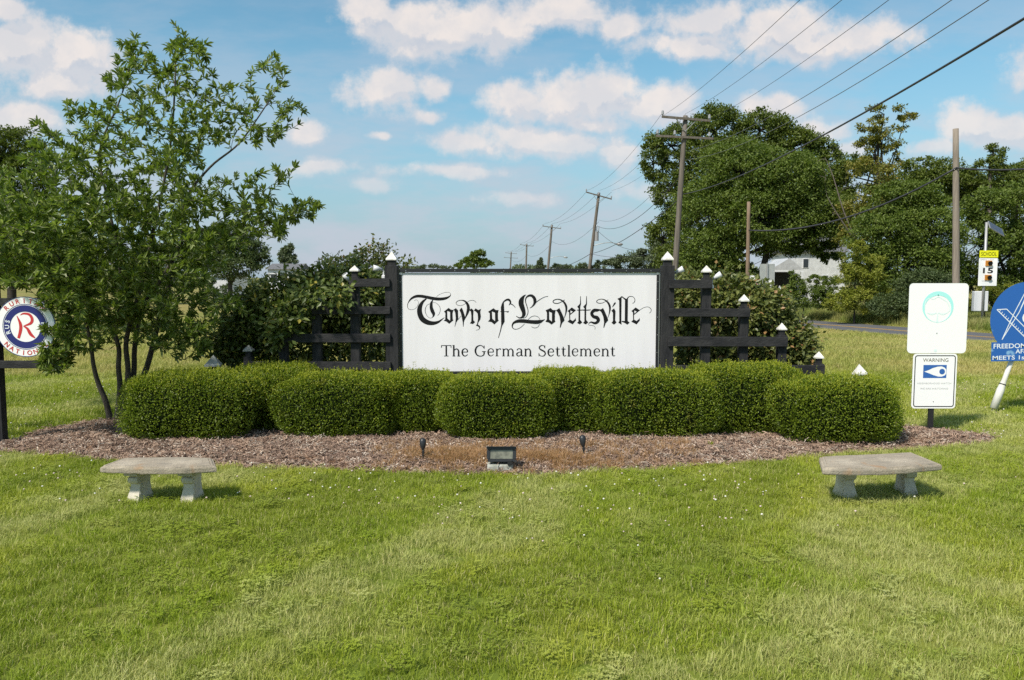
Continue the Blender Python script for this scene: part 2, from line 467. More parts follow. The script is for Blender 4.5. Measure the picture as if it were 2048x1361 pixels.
def rrect(cx, cz, w_, h_, r, n=5):
    pts = []
    for (sx_, sz_, a) in ((1, 1, 0), (-1, 1, 90), (-1, -1, 180), (1, -1, 270)):
        for i in range(n + 1):
            t = R(a + 90 * i / n); pts.append((cx + sx_ * (w_ / 2 - r) + r * math.cos(t), cz + sz_ * (h_ / 2 - r) + r * math.sin(t)))
    return pts


_tc = {}


def text_geo(body, size=1.0, bold=0.0):
    key = (body, bold)
    if key not in _tc:
        cu = bpy.data.curves.new('t', 'FONT'); cu.body = body; cu.size = 1; cu.offset = bold; cu.resolution_u = 3
        cu.align_x = 'CENTER'; cu.fill_mode = 'FRONT'
        o = bpy.data.objects.new('t', cu); col.objects.link(o)
        dg = bpy.context.evaluated_depsgraph_get(); me = o.evaluated_get(dg).to_mesh()
        V = np.array([v.co[:] for v in me.vertices]); Fs = [list(p.vertices) for p in me.polygons]
        o.to_mesh_clear(); bpy.data.objects.remove(o); bpy.data.curves.remove(cu)
        _tc[key] = (V, Fs)
    V, Fs = _tc[key]
    return V * size, Fs


def text(mb, body, x, z, y, height, width=None, rot=0, bold=0.0):
    """flat print on a sign face: centred on x, baseline z, capital height given"""
    V, Fs = text_geo(body, 1, bold)
    V = V.copy(); s = height / .72; V *= s
    cxm = (V[:, 0].min() + V[:, 0].max()) / 2
    V[:, 0] -= cxm
    if width: V[:, 0] *= width / (V[:, 0].max() - V[:, 0].min())
    c, s_ = math.cos(rot), math.sin(rot)
    X = V[:, 0] * c - V[:, 1] * s_; Z = V[:, 0] * s_ + V[:, 1] * c
    mb.add(np.stack([X + x, np.full(len(V), y), Z + z], 1), Fs)


def catmull(pts, n=7):
    P_ = np.asarray(pts, float)
    if len(P_) < 3: return P_
    E = np.vstack([2 * P_[0] - P_[1], P_, 2 * P_[-1] - P_[-2]]); out = []
    for i in range(1, len(E) - 2):
        for t in np.linspace(0, 1, n, endpoint=False):
            a, b, c, d = E[i - 1], E[i], E[i + 1], E[i + 2]
            out.append(.5 * ((2 * b) + (-a + c) * t + (2 * a - 5 * b + 4 * c - d) * t * t + (-a + 3 * b - 3 * c + d) * t ** 3))
    out.append(P_[-1])
    return np.array(out)


# ================================================================== THE GROUND
BED = [(-260, 880), (-120, 905), (0, 908), (110, 914), (250, 926), (430, 936), (600, 940), (760, 945), (880, 948), (1000, 951), (1110, 949), (1200, 943),
       (1300, 940), (1400, 935), (1500, 927), (1600, 918), (1700, 909), (1800, 902), (1900, 895), (1960, 888), (1998, 882), (1975, 873),
       (1930, 866), (1880, 861), (1800, 853), (1500, 826), (1000, 820), (500, 826), (330, 836), (235, 840), (150, 850), (70, 866), (20, 884), (-40, 872), (-200, 862)]
bed = np.array([gp(*p)[:2] for p in BED])
bed = catmull(np.vstack([bed, bed[:1]]), 5)[:-1]


def inpoly(x, y, poly):
    x = np.asarray(x, float); y = np.asarray(y, float); r = np.zeros(x.shape, bool); n = len(poly); j = n - 1
    for i in range(n):
        xi, yi = poly[i]; xj, yj = poly[j]
        c = ((yi > y) != (yj > y)) & (x < (xj - xi) * (y - yi) / (yj - yi + 1e-12) + xi); r ^= c; j = i
    return r


def grid(xs, ys, zf):
    X, Y = np.meshgrid(xs, ys); Z = zf(X, Y); V = np.stack([X, Y, Z], -1).reshape(-1, 3)
    nx = len(xs); i = np.arange(len(ys) - 1)[:, None] * nx; j = np.arange(nx - 1)[None, :]
    return V, np.stack([i + j, i + j + 1, i + nx + j + 1, i + nx + j], -1).reshape(-1, 4)


xs = np.concatenate([[-3000, -1200, -500, -220, -120], np.arange(-80, -20, 3), np.arange(-20, 20, .5), np.arange(20, 81, 3), [120, 220, 500, 1200, 3000]])
ys = np.concatenate([[-600, -100, -30, -8], np.arange(-2, 20, .5), np.arange(20, 60, 1.5), np.arange(60, 140, 8), [160, 220, 350, 600, 1200, 4000]])
V, Fq = grid(xs, ys, gz)
o = link('ground', npmesh('ground', V, Fq, True), M['lawn']); tag(o, 'level green lawn running back to a dry yellow field', kind='structure')

xs = np.arange(-9, 9.2, .06); ys = np.arange(7.8, 13.2, .06)
X, Y = np.meshgrid(xs, ys)


def bed_z(x, y):
    x = np.asarray(x, float); y = np.asarray(y, float)
    d = np.full(x.shape, 9.0)
    for i in range(len(bed)):
        a = bed[i]; b = bed[(i + 1) % len(bed)]; ab = b - a
        t = np.clip(((x - a[0]) * ab[0] + (y - a[1]) * ab[1]) / (ab @ ab + 1e-9), 0, 1)
        d = np.minimum(d, np.hypot(x - a[0] - t * ab[0], y - a[1] - t * ab[1]))
    return gz(x, y) + .006 + .05 * smooth(0, .5, d) + .008 * np.sin(x * 7.1 + np.sin(y * 5)) * np.sin(y * 9.3) * smooth(0, .3, d)


V, Fq = grid(xs, ys, bed_z)
cxy = V[Fq].mean(1); Fq = Fq[inpoly(cxy[:, 0], cxy[:, 1], bed)]
used = np.unique(Fq); rm = np.full(len(V), -1); rm[used] = np.arange(len(used))
o = link('mulch_bed', npmesh('mulch_bed', V[used], rm[Fq], True), M['mulch'])
tag(o, 'long bed of brown shredded bark mulch under the hedge', kind='structure')

# the road: asphalt and a double yellow line, 12 mm and 16 mm above the land
mid_a, mid_b = gfar(1624, 653), gfar(1985, 679)
rd = (mid_b - mid_a)[:2]; rd /= np.linalg.norm(rd); rn = np.array([-rd[1], rd[0]])
if rn[1] < 0: rn = -rn


def ribbon(name, o0, o1, h, m, label=None):
    ts = np.arange(-130, 60, 1.5); V = []
    for t in ts:
        b = mid_a[:2] + rd * t
        bend = rn * (.0026 * min(0, t + 6) ** 2)
        for o_ in np.linspace(o0, o1, 5 if o1 - o0 > 1 else 2):
            p = b + bend + rn * o_
            V.append([p[0], p[1], float(gz(p[0], p[1])) + h])
    k = 5 if o1 - o0 > 1 else 2; Fs = []
    for i in range(len(ts) - 1):
        for j in range(k - 1): Fs.append([i * k + j, i * k + j + 1, (i + 1) * k + j + 1, (i + 1) * k + j])
    me = npmesh(name, V, Fs); o = link(name, me, m)
    me.flip_normals() if me.polygons[0].normal.z < 0 else None
    tag(o, label, kind='structure'); return o


ribbon('road', -2.9, 2.9, .10, M['asphalt'], 'grey two lane country road behind the lawn')
for k in (-.16, .16): ribbon('road_marking', k - .06, k + .06, .106, M['line_yellow'], 'double yellow centre line on the road')

# ------------------------------------------------------------------ scatter (geometry nodes) of tufts and chips
def scatter(name, src, pts, scale, pick, m_dummy=None, tilt=.0, label=None, parent=None):
    n = len(pts); me = bpy.data.meshes.new(name); me.vertices.add(n); me.vertices.foreach_set('co', np.asarray(pts, np.float32).ravel())
    a = me.attributes.new('scl', 'FLOAT', 'POINT'); a.data.foreach_set('value', np.asarray(scale, np.float32))
    a = me.attributes.new('pick', 'INT', 'POINT'); a.data.foreach_set('value', np.asarray(pick, np.int32))
    rot = np.stack([rng.normal(0, tilt, n), rng.normal(0, tilt, n), rng.uniform(0, 6.283, n)], 1).astype(np.float32)
    a = me.attributes.new('rot', 'FLOAT_VECTOR', 'POINT'); a.data.foreach_set('vector', rot.ravel())
    ob = bpy.data.objects.new(name, me); col.objects.link(ob)
    t = bpy.data.node_groups.new(name + '_scatter', 'GeometryNodeTree')
    t.interface.new_socket('Geometry', in_out='INPUT', socket_type='NodeSocketGeometry')
    t.interface.new_socket('Geometry', in_out='OUTPUT', socket_type='NodeSocketGeometry')
    N = t.nodes; L = t.links
    gi_ = N.new('NodeGroupInput'); go_ = N.new('NodeGroupOutput'); ip = N.new('GeometryNodeInstanceOnPoints')
    gi2 = N.new('GeometryNodeGeometryToInstance')
    for s_ in src[::-1]:
        oi = N.new('GeometryNodeObjectInfo'); oi.inputs['Object'].default_value = s_; oi.transform_space = 'ORIGINAL'
        L.new(oi.outputs['Geometry'], gi2.inputs[0])
    def attr(nm, ty):
        nd = N.new('GeometryNodeInputNamedAttribute'); nd.data_type = ty; nd.inputs['Name'].default_value = nm; return nd.outputs['Attribute']
    L.new(gi_.outputs[0], ip.inputs['Points']); L.new(gi2.outputs[0], ip.inputs['Instance'])
    ip.inputs['Pick Instance'].default_value = True
    L.new(attr('pick', 'INT'), ip.inputs['Instance Index'])
    L.new(attr('scl', 'FLOAT'), ip.inputs['Scale'])
    e2r = N.new('FunctionNodeEulerToRotation'); L.new(attr('rot', 'FLOAT_VECTOR'), e2r.inputs[0]); L.new(e2r.outputs[0], ip.inputs['Rotation'])
    L.new(ip.outputs[0], go_.inputs[0])
    md = ob.modifiers.new('scatter', 'NODES'); md.node_group = t
    if parent is None: tag(ob, label, kind='stuff')
    else: ob.parent = parent; ob['kind'] = 'stuff'
    return ob


def tuft(n, rad, hmin, hmax, wd_, m, lean=.5, seed=0):
    r = np.random.default_rng(seed); V = []; Fs = []; q = []
    for i in range(n):
        a = r.uniform(0, 6.283); d = rad * math.sqrt(r.uniform()); b = np.array([d * math.cos(a), d * math.sin(a), -.004])
        h = r.uniform(hmin, hmax); t = r.uniform(0, 6.283); ln = r.uniform(.15, 1) * lean * h
        dr = np.array([math.cos(t), math.sin(t), 0]); sd_ = np.array([-math.sin(t + r.uniform(-.9, .9)), math.cos(t), 0]) * wd_ / 2 * r.uniform(.7, 1.3)
        p1 = b + dr * ln * .3 + np.array([0, 0, h * .6]); p2 = b + dr * ln + np.array([0, 0, h * (1 - .25 * lean * r.uniform())])
        k = len(V); V += [b - sd_, b + sd_, p1 + sd_ * .8, p1 - sd_ * .8, p2]
        Fs += [[k, k + 1, k + 2, k + 3], [k + 3, k + 2, k + 4]]; c = r.uniform(); q += [c, c]
    me = npmesh('tuft', V, Fs, False, q); me.materials.append(m)
    return bpy.data.objects.new('grass_tuft', me)


def clover_src(m, seed):
    r = np.random.default_rng(seed); V = []; Fs = []; q = []
    for i in range(26):
        a = r.uniform(0, 6.283); d = .09 * math.sqrt(r.uniform()); c = np.array([d * math.cos(a), d * math.sin(a), r.uniform(.025, .055)]); w0 = r.uniform()
        for t in range(3):
            th = t * 2.094 + r.uniform(-.2, .2) + i; u = np.array([math.cos(th), math.sin(th), .15]); s_ = np.array([-math.sin(th), math.cos(th), 0]); L_ = .011
            k = len(V); V += [c, c + u * L_ * .7 + s_ * L_ * .55, c + u * L_ * 1.3, c + u * L_ * .7 - s_ * L_ * .55]; Fs.append([k, k + 1, k + 2, k + 3]); q.append(w0 * .5)
    me = npmesh('clover', V, Fs, False, q); me.materials.append(m); return bpy.data.objects.new('clover', me)


def zone(y0, y1, dens, xm=1.5, fz=gz, bedmask=True):
    """random points on the land inside the view's wedge plus a margin"""
    ys = []; area_pts = []
    hw = lambda y: .672 * y + xm
    ymax = hw(y1); n = int(dens * (y1 - y0) * 2 * ymax)
    y = rng.uniform(y0, y1, n); x = rng.uniform(-ymax, ymax, n); k = np.abs(x) < hw(y)
    if bedmask: k &= ~inpoly(x, y, bed)
    x, y = x[k], y[k]
    return np.stack([x, y, fz(x, y)], 1)


bl = blade_mat('lawn_blades', 'lawn'); fl = blade_mat('dry_field_blades', 'field'); vg = blade_mat('verge_blades', 'verge'); dd = blade_mat('dead_straw', 'dead')
lawn_src = [tuft(56, .085, .030, .064, .0036, bl, .9, s) for s in range(5)] + [tuft(30, .07, .06, .105, .004, bl, 1.0, 9), clover_src(bl, 1), clover_src(bl, 2)]
p = zone(2.6, 10.5, 250); n = len(p)
cl = (np.sin(p[:, 0] * 1.7 + 2 * np.sin(p[:, 1])) * np.sin(p[:, 1] * 1.3 + np.sin(p[:, 0] * 1.9)) > .1)
pk = np.where(rng.uniform(size=n) < np.where(cl, .13, .03), rng.integers(6, 8, n), np.where(rng.uniform(size=n) < .10, 5, rng.integers(0, 5, n)))
scatter('lawn_grass', lawn_src, p, rng.uniform(.65, 1.2, n), pk, tilt=.12, label='mown green lawn grass with clover in front of the bed')
mid_src = [tuft(44, .13, .04, .085, .007, bl, .9, 20 + s) for s in range(4)]
p = zone(10.5, 19.5, 120, 2); mow = 16.9 + .5 * np.sin(p[:, 0] * .4) + rng.normal(0, .25, len(p)) - .9 * (p[:, 0] < -3); p = p[p[:, 1] < mow + .3]
scatter('back_lawn_grass', mid_src, p, rng.uniform(.7, 1.25, len(p)), rng.integers(0, 4, len(p)), tilt=.1, label='mown green grass behind the hedge')


def roaddist(x, y): return np.abs((x - mid_a[0]) * rn[0] + (y - mid_a[1]) * rn[1])


fsrc = [tuft(50, .26, .08, .26, .014, fl, .8, 40 + s) for s in range(4)]
p = zone(15.6, 60, 26, 3); d_ = roaddist(p[:, 0], p[:, 1]); mow = 16.9 + .5 * np.sin(p[:, 0] * .4) - .9 * (p[:, 0] < -3)
tt = (p[:, 0] - mid_a[0]) * rd[0] + (p[:, 1] - mid_a[1]) * rd[1]
k = (p[:, 1] > mow) & ((d_ > 3.4) | (tt < -30)); p = p[k]
scatter('field_grass', fsrc, p, rng.uniform(.5, 1.1, len(p)) * np.clip(.55 + (p[:, 1] - 16) * .05, .5, 1.15), rng.integers(0, 4, len(p)), tilt=.1,
        label='dry yellow uncut grass of the field between lawn and road')
vsrc = [tuft(50, .34, .35, .95, .024, vg, .5, 60 + s) for s in range(4)]
p = zone(36, 78, 14, 4); sg = (p[:, 0] - mid_a[0]) * rn[0] + (p[:, 1] - mid_a[1]) * rn[1]; p = p[(sg > 3.9) & (p[:, 0] > 8)]
scatter('verge_grass', vsrc, p, rng.uniform(.5, 1.15, len(p)), rng.integers(0, 4, len(p)), tilt=.08, label='tall weedy grass on the far side of the road')

# clover flowers: small round heads on short stalks
def flower_src(m):
    bm = bmesh.new(); bmesh.ops.create_icosphere(bm, subdivisions=1, radius=.0095)
    for v in bm.verts: v.co.z = v.co.z * .8 + .07
    me = bpy.data.meshes.new('clover_head'); bm.to_mesh(me); bm.free(); me.materials.append(m); return bpy.data.objects.new('clover_head', me)


fm = [flower_src(mat('clover_white', (.72, .70, .62), .8)), flower_src(mat('clover_pink', (.60, .47, .42), .8))]
p = zone(3.2, 15.5, 13, 1)
dn = np.sin(p[:, 0] * .8 + 1) + np.sin(p[:, 1] * 1.1 + p[:, 0] * .4) + rng.normal(0, .7, len(p))
p = p[(dn > 1.75) | ((p[:, 1] > 6.4) & (dn > .6)) | ((p[:, 1] > 7.0) & (p[:, 1] < 8.6) & (dn > -.5))]
scatter('clover_flowers', fm, p, rng.uniform(.7, 1.2, len(p)), rng.integers(0, 2, len(p)), tilt=.1, label='white clover flower heads dotted over the lawn')

# mulch chips
def chip_src(m, seed):
    r = np.random.default_rng(seed); b = MB()
    for i in range(9):
        L_ = r.uniform(.012, .045); rot = Matrix.Rotation(r.uniform(0, 6.28), 3, 'Z') @ Matrix.Rotation(r.normal(0, .35), 3, 'Y')
        b.box((r.normal(0, .035), r.normal(0, .035), r.uniform(.002, .016)), (L_, r.uniform(.004, .011), r.uniform(.002, .005)), rot)
    V = np.concatenate(b.V); me = npmesh('chip', V, b.F); me.materials.append(m); return bpy.data.objects.new('bark_chip', me)


cm = [mat('chip_%s' % k, c, .9, spec=.1, var=v, vscale=40) for k, c, v in (('tan', (.46, .33, .245), (.33, .225, .165)), ('brown', (.20, .135, .105), (.29, .20, .155)),
      ('pale', (.60, .51, .43), (.42, .34, .27)), ('dark', (.10, .07, .055), (.15, .105, .08)))]
csrc = [chip_src(cm[i % 4], 80 + i) for i in range(8)]
n = 42000; x = rng.uniform(-9, 9, n); y = rng.uniform(7.9, 12.6, n); k = inpoly(x, y, bed); x, y = x[k], y[k]
scatter('bark_chips', csrc, np.stack([x, y, bed_z(x, y)], 1), rng.uniform(.7, 1.3, len(x)), rng.choice(8, len(x), p=[.17, .17, .07, .1, .17, .15, .07, .10]), tilt=.3,
        label='loose shredded bark chips covering the planting bed')
# dead orange straw grass round the floodlight
dsrc = [tuft(40, .07, .03, .10, .0045, dd, 1.2, 90 + s) for s in range(3)]
n = 6000; x = rng.uniform(-1.6, 2.2, n); y = rng.uniform(8.1, 9.6, n)
qa, qb, qc = gp(925, 922), gp(1085, 924), gp(1160, 932)
wgt = np.exp(-((x - qa[0]) / .40) ** 2 - ((y - qa[1]) / .20) ** 2) + .8 * np.exp(-((x - qb[0]) / .26) ** 2 - ((y - qb[1]) / .16) ** 2) + .35 * np.exp(-((x - qc[0]) / .3) ** 2 - ((y - qc[1]) / .12) ** 2) + .06
k = inpoly(x, y, bed) & (rng.uniform(size=n) < wgt); x, y = x[k], y[k]
scatter('dead_grass', dsrc, np.stack([x, y, bed_z(x, y)], 1), rng.uniform(.6, 1.1, len(x)), rng.integers(0, 3, len(x)), tilt=.25, label='dead orange brown grass around the floodlight in the bed')


# ================================================================== PLANTS
def unit(a): return a / (np.linalg.norm(a, axis=-1, keepdims=True) + 1e-9)


def leaves(C, A, Nn, L_, Wd, fold=.25, six=False):
    """leaf blades: base at C, pointing along A, facing Nn"""
    A = unit(A); S = unit(np.cross(A, Nn)); Nn = np.cross(S, A); n = len(C)
    L_ = np.broadcast_to(L_, n)[:, None]; Wd = np.broadcast_to(Wd, n)[:, None]
    if not six:
        V = np.stack([C, C + A * L_ * .45 + S * Wd / 2 + Nn * Wd * fold, C + A * L_, C + A * L_ * .45 - S * Wd / 2 + Nn * Wd * fold], 1).reshape(-1, 3)
        k = np.arange(n)[:, None] * 4
        Fs = np.concatenate([k + np.array([[0, 1, 2]]), k + np.array([[0, 2, 3]])], 1).reshape(-1, 3); per = 2
    else:
        dr = -Nn * L_ * .10
        V = np.stack([C, C + A * L_ * .3 + S * Wd * .45 + Nn * Wd * fold, C + A * L_ * .68 + S * Wd * .42 + Nn * Wd * fold, C + A * L_ + dr,
                      C + A * L_ * .68 - S * Wd * .42 + Nn * Wd * fold, C + A * L_ * .3 - S * Wd * .45 + Nn * Wd * fold], 1).reshape(-1, 3)
        k = np.arange(n)[:, None] * 6
        Fs = np.concatenate([k + np.array([[0, 1, 2]]), k + np.array([[0, 2, 3]]), k + np.array([[0, 3, 4]]), k + np.array([[0, 4, 5]])], 1).reshape(-1, 3); per = 4
    return V, Fs, per


LM = {
    'box': leafmat('boxwood_leaf', (.074, .120, .011), (.215, .275, .021), (.34, .34, .035), .3, .42, thin=(.17, .135, .035)),
    'box_new': leafmat('boxwood_new_growth', (.25, .30, .02), (.40, .40, .04), None, .33, .45),
    'magnolia': leafmat('magnolia_leaf', (.095, .142, .026), (.225, .275, .056), (.34, .37, .18), .34, .40, coat=.45),
    'vib': leafmat('viburnum_leaf', (.055, .084, .018), (.150, .185, .040), (.30, .26, .05), .22, .42),
    'vib_red': leafmat('bronzed_viburnum_leaf', (.085, .108, .026), (.190, .200, .052), (.30, .17, .07), .22, .42),
    'dark': leafmat('dark_tree_leaf', (.056, .086, .012), (.142, .175, .025), None, .28),
    'mid': leafmat('mid_tree_leaf', (.066, .106, .016), (.165, .212, .035), None, .3),
    'bluish': leafmat('blue_green_leaf', (.050, .080, .030), (.115, .148, .052), None, .26),
    'olive': leafmat('olive_tree_leaf', (.115, .125, .020), (.240, .225, .040), (.34, .23, .05), .3),
    'yellow': leafmat('yellow_green_leaf', (.145, .175, .020), (.290, .300, .042), (.34, .31, .06), .32),
    'far': leafmat('far_tree_leaf', (.080, .108, .058), (.140, .170, .085), None, .22),
}


def rvec(n): return unit(rng.normal(size=(n, 3)))


def boxwood(px0, px1, ptop, pbot, depth, label, seed):
    r = np.random.default_rng(seed)
    fr = gp((px0 + px1) / 2, pbot + 4); Yc = fr[1] + depth / 2
    ex = lambda px: at(px, 800, Yc)[0]
    px0 -= 5; px1 += 5; pbot += 5
    a = (ex(px1) - ex(px0)) / 2; cx_ = (ex(px1) + ex(px0)) / 2; b = depth / 2; h = at(0, ptop + 3, Yc)[2]
    root = empty('boxwood_shrub', (cx_, Yc, float(bed_z(cx_, Yc)) if True else 0), label, 'shrub', 'clipped boxwood shrubs in a zigzag row in front of the sign')
    z0 = -.02; c = (h - z0) * .5; zc = z0 + c
    def surf(D_, k):
        e = 3.6; q = (np.abs(D_[:, 0]) ** e + np.abs(D_[:, 1]) ** e + np.abs(D_[:, 2]) ** e) ** (-1 / e)
        p_ = D_ * q[:, None] * k[:, None]
        low = 1 - .10 * smooth(-.2, -1, p_[:, 2])
        x = p_[:, 0] * a * low; y = p_[:, 1] * b * low; z = p_[:, 2] * c
        bump = .045 * (np.sin(x * 6 + seed) * np.sin(z * 7 + seed * 2) + np.sin(y * 7 + seed) * np.sin(x * 11 + z * 5)) + .022 * np.sin(x * 23 + 3 * np.sin(z * 13 + seed)) * np.sin(z * 27 + 3 * np.sin(y * 15 + x * 6))
        s_ = 1 + bump + .05 * np.sin(p_[:, 0] * 2.1 + seed * 1.7) * np.cos(p_[:, 2] * 1.6 + seed) + .03 * np.sin(p_[:, 0] * 4.3 + seed)
        return np.stack([cx_ + x * s_, Yc + y * s_, zc + z * (1 + bump * .5)], 1)
    n = int(17000 * (a * .9 + .5))
    # favour the sides, top and front equally
    D_ = r.uniform(-1, 1, (n, 3)) * np.array([1, 1, 1]); ax = r.choice(3, n, p=[.25, .42, .33]); sg = np.sign(r.uniform(-1, 1, n)); sg[ax == 2] = np.where(r.uniform(size=(ax == 2).sum()) < .9, 1, -1)
    sg[ax == 1] = np.where(r.uniform(size=(ax == 1).sum()) < .72, -1, 1)
    D_[np.arange(n), ax] = sg; D_ = unit(D_)
    k = 1 - np.abs(r.normal(0, .055, n)) + .02 * r.normal(size=n)
    C = surf(D_, k); out = unit(D_ * np.array([1 / a, 1 / b, 1 / c]))
    A = unit(out * .55 + r.normal(size=(n, 3)) * .6 + np.array([0, 0, .35])); Nn = unit(out * .5 + r.normal(size=(n, 3)) * .6 + np.array([0, 0, .4]))
    V, Fs, per = leaves(C, A, Nn, r.uniform(.018, .036, n), r.uniform(.011, .019, n))
    rv = np.clip(r.uniform(size=n) ** 1.3 * .9 + .12 * (k > 1), 0, 1) * .97
    o_ = off(root); link('foliage', npmesh('foliage', V - o_, Fs, False, np.repeat(rv, per)), LM['box'], root)
    # young shoots: short upright sprigs on the top
    m_ = int(150 * a * 2); D2 = np.stack([r.uniform(-.95, .95, m_), r.uniform(-1, .9, m_), np.full(m_, r.uniform(.9, 1.1))], 1); D2 = unit(D2)
    B = surf(D2, np.full(m_, .99)); hh = r.uniform(.015, .07, m_) * (1 + (r.uniform(size=m_) < .08) * .9); C = []; A = []; Q = []
    for i in range(m_):
        for t in np.linspace(.1, 1, 5):
            for q in range(2):
                th = r.uniform(0, 6.28); C.append(B[i] + np.array([0, 0, hh[i] * t])); A.append([math.cos(th), math.sin(th), .8])
    # the same young growth spangles the upper faces
    m2 = int(n * .16); D3 = r.uniform(-1, 1, (m2, 3)); D3[:, 2] = 1 - np.abs(r.normal(0, .35, m2)); D3 = unit(D3)
    C3 = surf(D3, 1 + r.uniform(-.01, .02, m2)); C = np.vstack([np.array(C), C3]); A = np.vstack([np.array(A), r.normal(size=(m2, 3)) * .5 + [0, 0, .7]])
    V, Fs, per = leaves(C, A, rvec(len(C)) + [0, 0, .8], r.uniform(.014, .024, len(C)), .011)
    link('young_shoots', npmesh('young_shoots', V - o_, Fs, False, np.repeat(r.uniform(size=len(C)), per)), LM['box_new'], root)
    # opaque dark core added behind the leaves so nothing shows through
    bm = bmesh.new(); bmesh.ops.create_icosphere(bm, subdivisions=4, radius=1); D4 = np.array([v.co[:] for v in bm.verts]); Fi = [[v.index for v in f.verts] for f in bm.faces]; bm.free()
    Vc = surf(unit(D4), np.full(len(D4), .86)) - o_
    link('twig_fill', npmesh('twig_fill', Vc, Fi, True), M['hedge_core'], root)


M['hedge_core'] = mat('dark_inner_fill', (.014, .022, .007), 1.0, var=(.006, .009, .004), vscale=25, bump=1, bscale=60, spec=0)
boxwood(470, 634, 727, 872, 1.05, 'boxwood shrub behind and right of the leftmost one, near the magnolia side', 12)
boxwood(765, 915, 742, 875, .95, 'boxwood shrub set back under the left end of the white sign board', 14)
boxwood(1050, 1215, 737, 875, .95, 'boxwood shrub set back between the middle shrub and the right bullet light', 16)
boxwood(1375, 1600, 726, 878, 1.05, 'tall boxwood shrub set back in front of the right wing of the fence', 18)
boxwood(258, 520, 741, 889, 1.05, 'leftmost boxwood shrub, beside the magnolia stems and above the left bench', 11)
boxwood(565, 808, 744, 883, .95, 'rounded boxwood shrub below the left wing of the fence, second in the front row', 13)
boxwood(878, 1108, 750, 888, .9, 'boxwood shrub directly behind the floodlight in the middle of the bed', 15)
boxwood(1183, 1432, 740, 883, .95, 'wide boxwood shrub behind the right bullet light, below the board edge', 17)
boxwood(1540, 1790, 752, 895, 1.0, 'rightmost boxwood shrub, next to the warning sign and the right bench', 19)


def seg_tree(nodes_xyz, targets, step_, jit, r_tip, taper_pow=.42, curl=.15):
    """joins every target to the nearest point of the growing skeleton; returns polylines with radii"""
    P_ = [np.array(p) for p in nodes_xyz]; par = [-1] * len(P_); cnt = None
    return P_


def grow(stems, targets, r_tip=.004, step_=.12, sag=.0, rmax=None):
    """stems: list of (points, radii). targets sorted from the trunk outwards. Twigs curve away from the branch they leave."""
    SP = np.concatenate([s[0] for s in stems]); SD = np.concatenate([np.gradient(s[0], axis=0) for s in stems]); SR = np.concatenate([s[1] for s in stems])
    SD = unit(SD); polys = []
    for T in targets:
        d = T - SP; dist = np.linalg.norm(d, axis=1); al = (unit(d) * SD).sum(1)
        cost = dist * (1.25 - .55 * al) + .4 * np.maximum(0, SP[:, 2] - T[2]); i = int(np.argmin(cost))
        A = SP[i]; L_ = dist[i]; m_ = max(3, int(L_ / step_)); t = np.linspace(0, 1, m_ + 1)[:, None]
        c = A + SD[i] * L_ * .45 + np.array([0, 0, -sag * L_]); pl = (1 - t) ** 2 * A + 2 * t * (1 - t) * c + t * t * T
        pl[1:-1] += rng.normal(0, .012 * min(1, L_), (m_ - 1, 3))
        r0 = min(SR[i] * .72, r_tip + .011 * L_); rr = np.linspace(r0, r_tip, m_ + 1)
        polys.append((pl, rr))
        k = slice(1, None); SP = np.vstack([SP, pl[k]]); SD = np.vstack([SD, unit(np.gradient(pl, axis=0))[k]]); SR = np.concatenate([SR, rr[k]])
    return polys


def tubes_obj(name, polys, m, parent, n=5):
    Vs, Fs, k = [], [], 0
    for pl, rr in polys:
        V_, F_ = tube_np(np.asarray(pl), np.asarray(rr), n); Vs.append(V_); Fs.append(F_ + k); k += len(V_)
    return link(name, npmesh(name, np.concatenate(Vs) - off(parent), np.concatenate(Fs), True), m, parent)


# ------------------------------------------------------------------ the many-stemmed magnolia
mag_base = gp(238, 843); mag = empty('magnolia_tree', (mag_base[0], mag_base[1], 0), 'multi-stemmed magnolia tree with long leaves at the left end of the mulch bed', 'tree')
Y0 = mag_base[1]
STEMS = [([(222, 846), (212, 805), (196, 765), (187, 730), (180, 680), (160, 610), (130, 540), (90, 470)], [0, -.05, -.1, -.15, -.2, -.35, -.6, -.9], .036),
         ([(234, 845), (240, 780), (237, 735), (238, 700), (230, 660), (240, 610), (238, 520), (215, 400), (200, 300), (240, 200), (268, 100)], [0, 0, 0, 0, 0, .05, .1, .2, .2, .1, 0], .034),
         ([(242, 847), (252, 795), (256, 740), (252, 690), (262, 640), (285, 560), (305, 470), (325, 380), (342, 280), (350, 170), (352, 80)], [0, -.02, 0, 0, 0, 0, 0, 0, 0, 0, 0], .036),
         ([(251, 847), (262, 800), (268, 740), (270, 690), (284, 620), (322, 560), (360, 490), (372, 400), (420, 335), (480, 285), (540, 200)], [0, .05, .1, .1, .1, .1, .1, 0, -.1, -.2, -.2], .036),
         ([(256, 845), (272, 790), (292, 740), (306, 690), (318, 640), (338, 570), (352, 500), (400, 462), (460, 470), (520, 455), (590, 425)], [.05, .15, .25, .3, .3, .3, .3, .3, .3, .2, .1], .040)]
stems = []
for i, (pp, dy, r0) in enumerate(STEMS):
    w3 = np.array([at(a, b, Y0 + d) for (a, b), d in zip(pp, dy)]); w3 = catmull(w3, 6); w3[0, 2] = -.03
    rr = np.linspace(1, .14, len(w3)) ** .9 * r0 * 1.25; rr[:3] *= [1.35, 1.15, 1.05]
    stems.append((w3, rr))
    b = MB(); b.tube(w3, rr, 10); b.build('stem', M['bark'], mag, True)
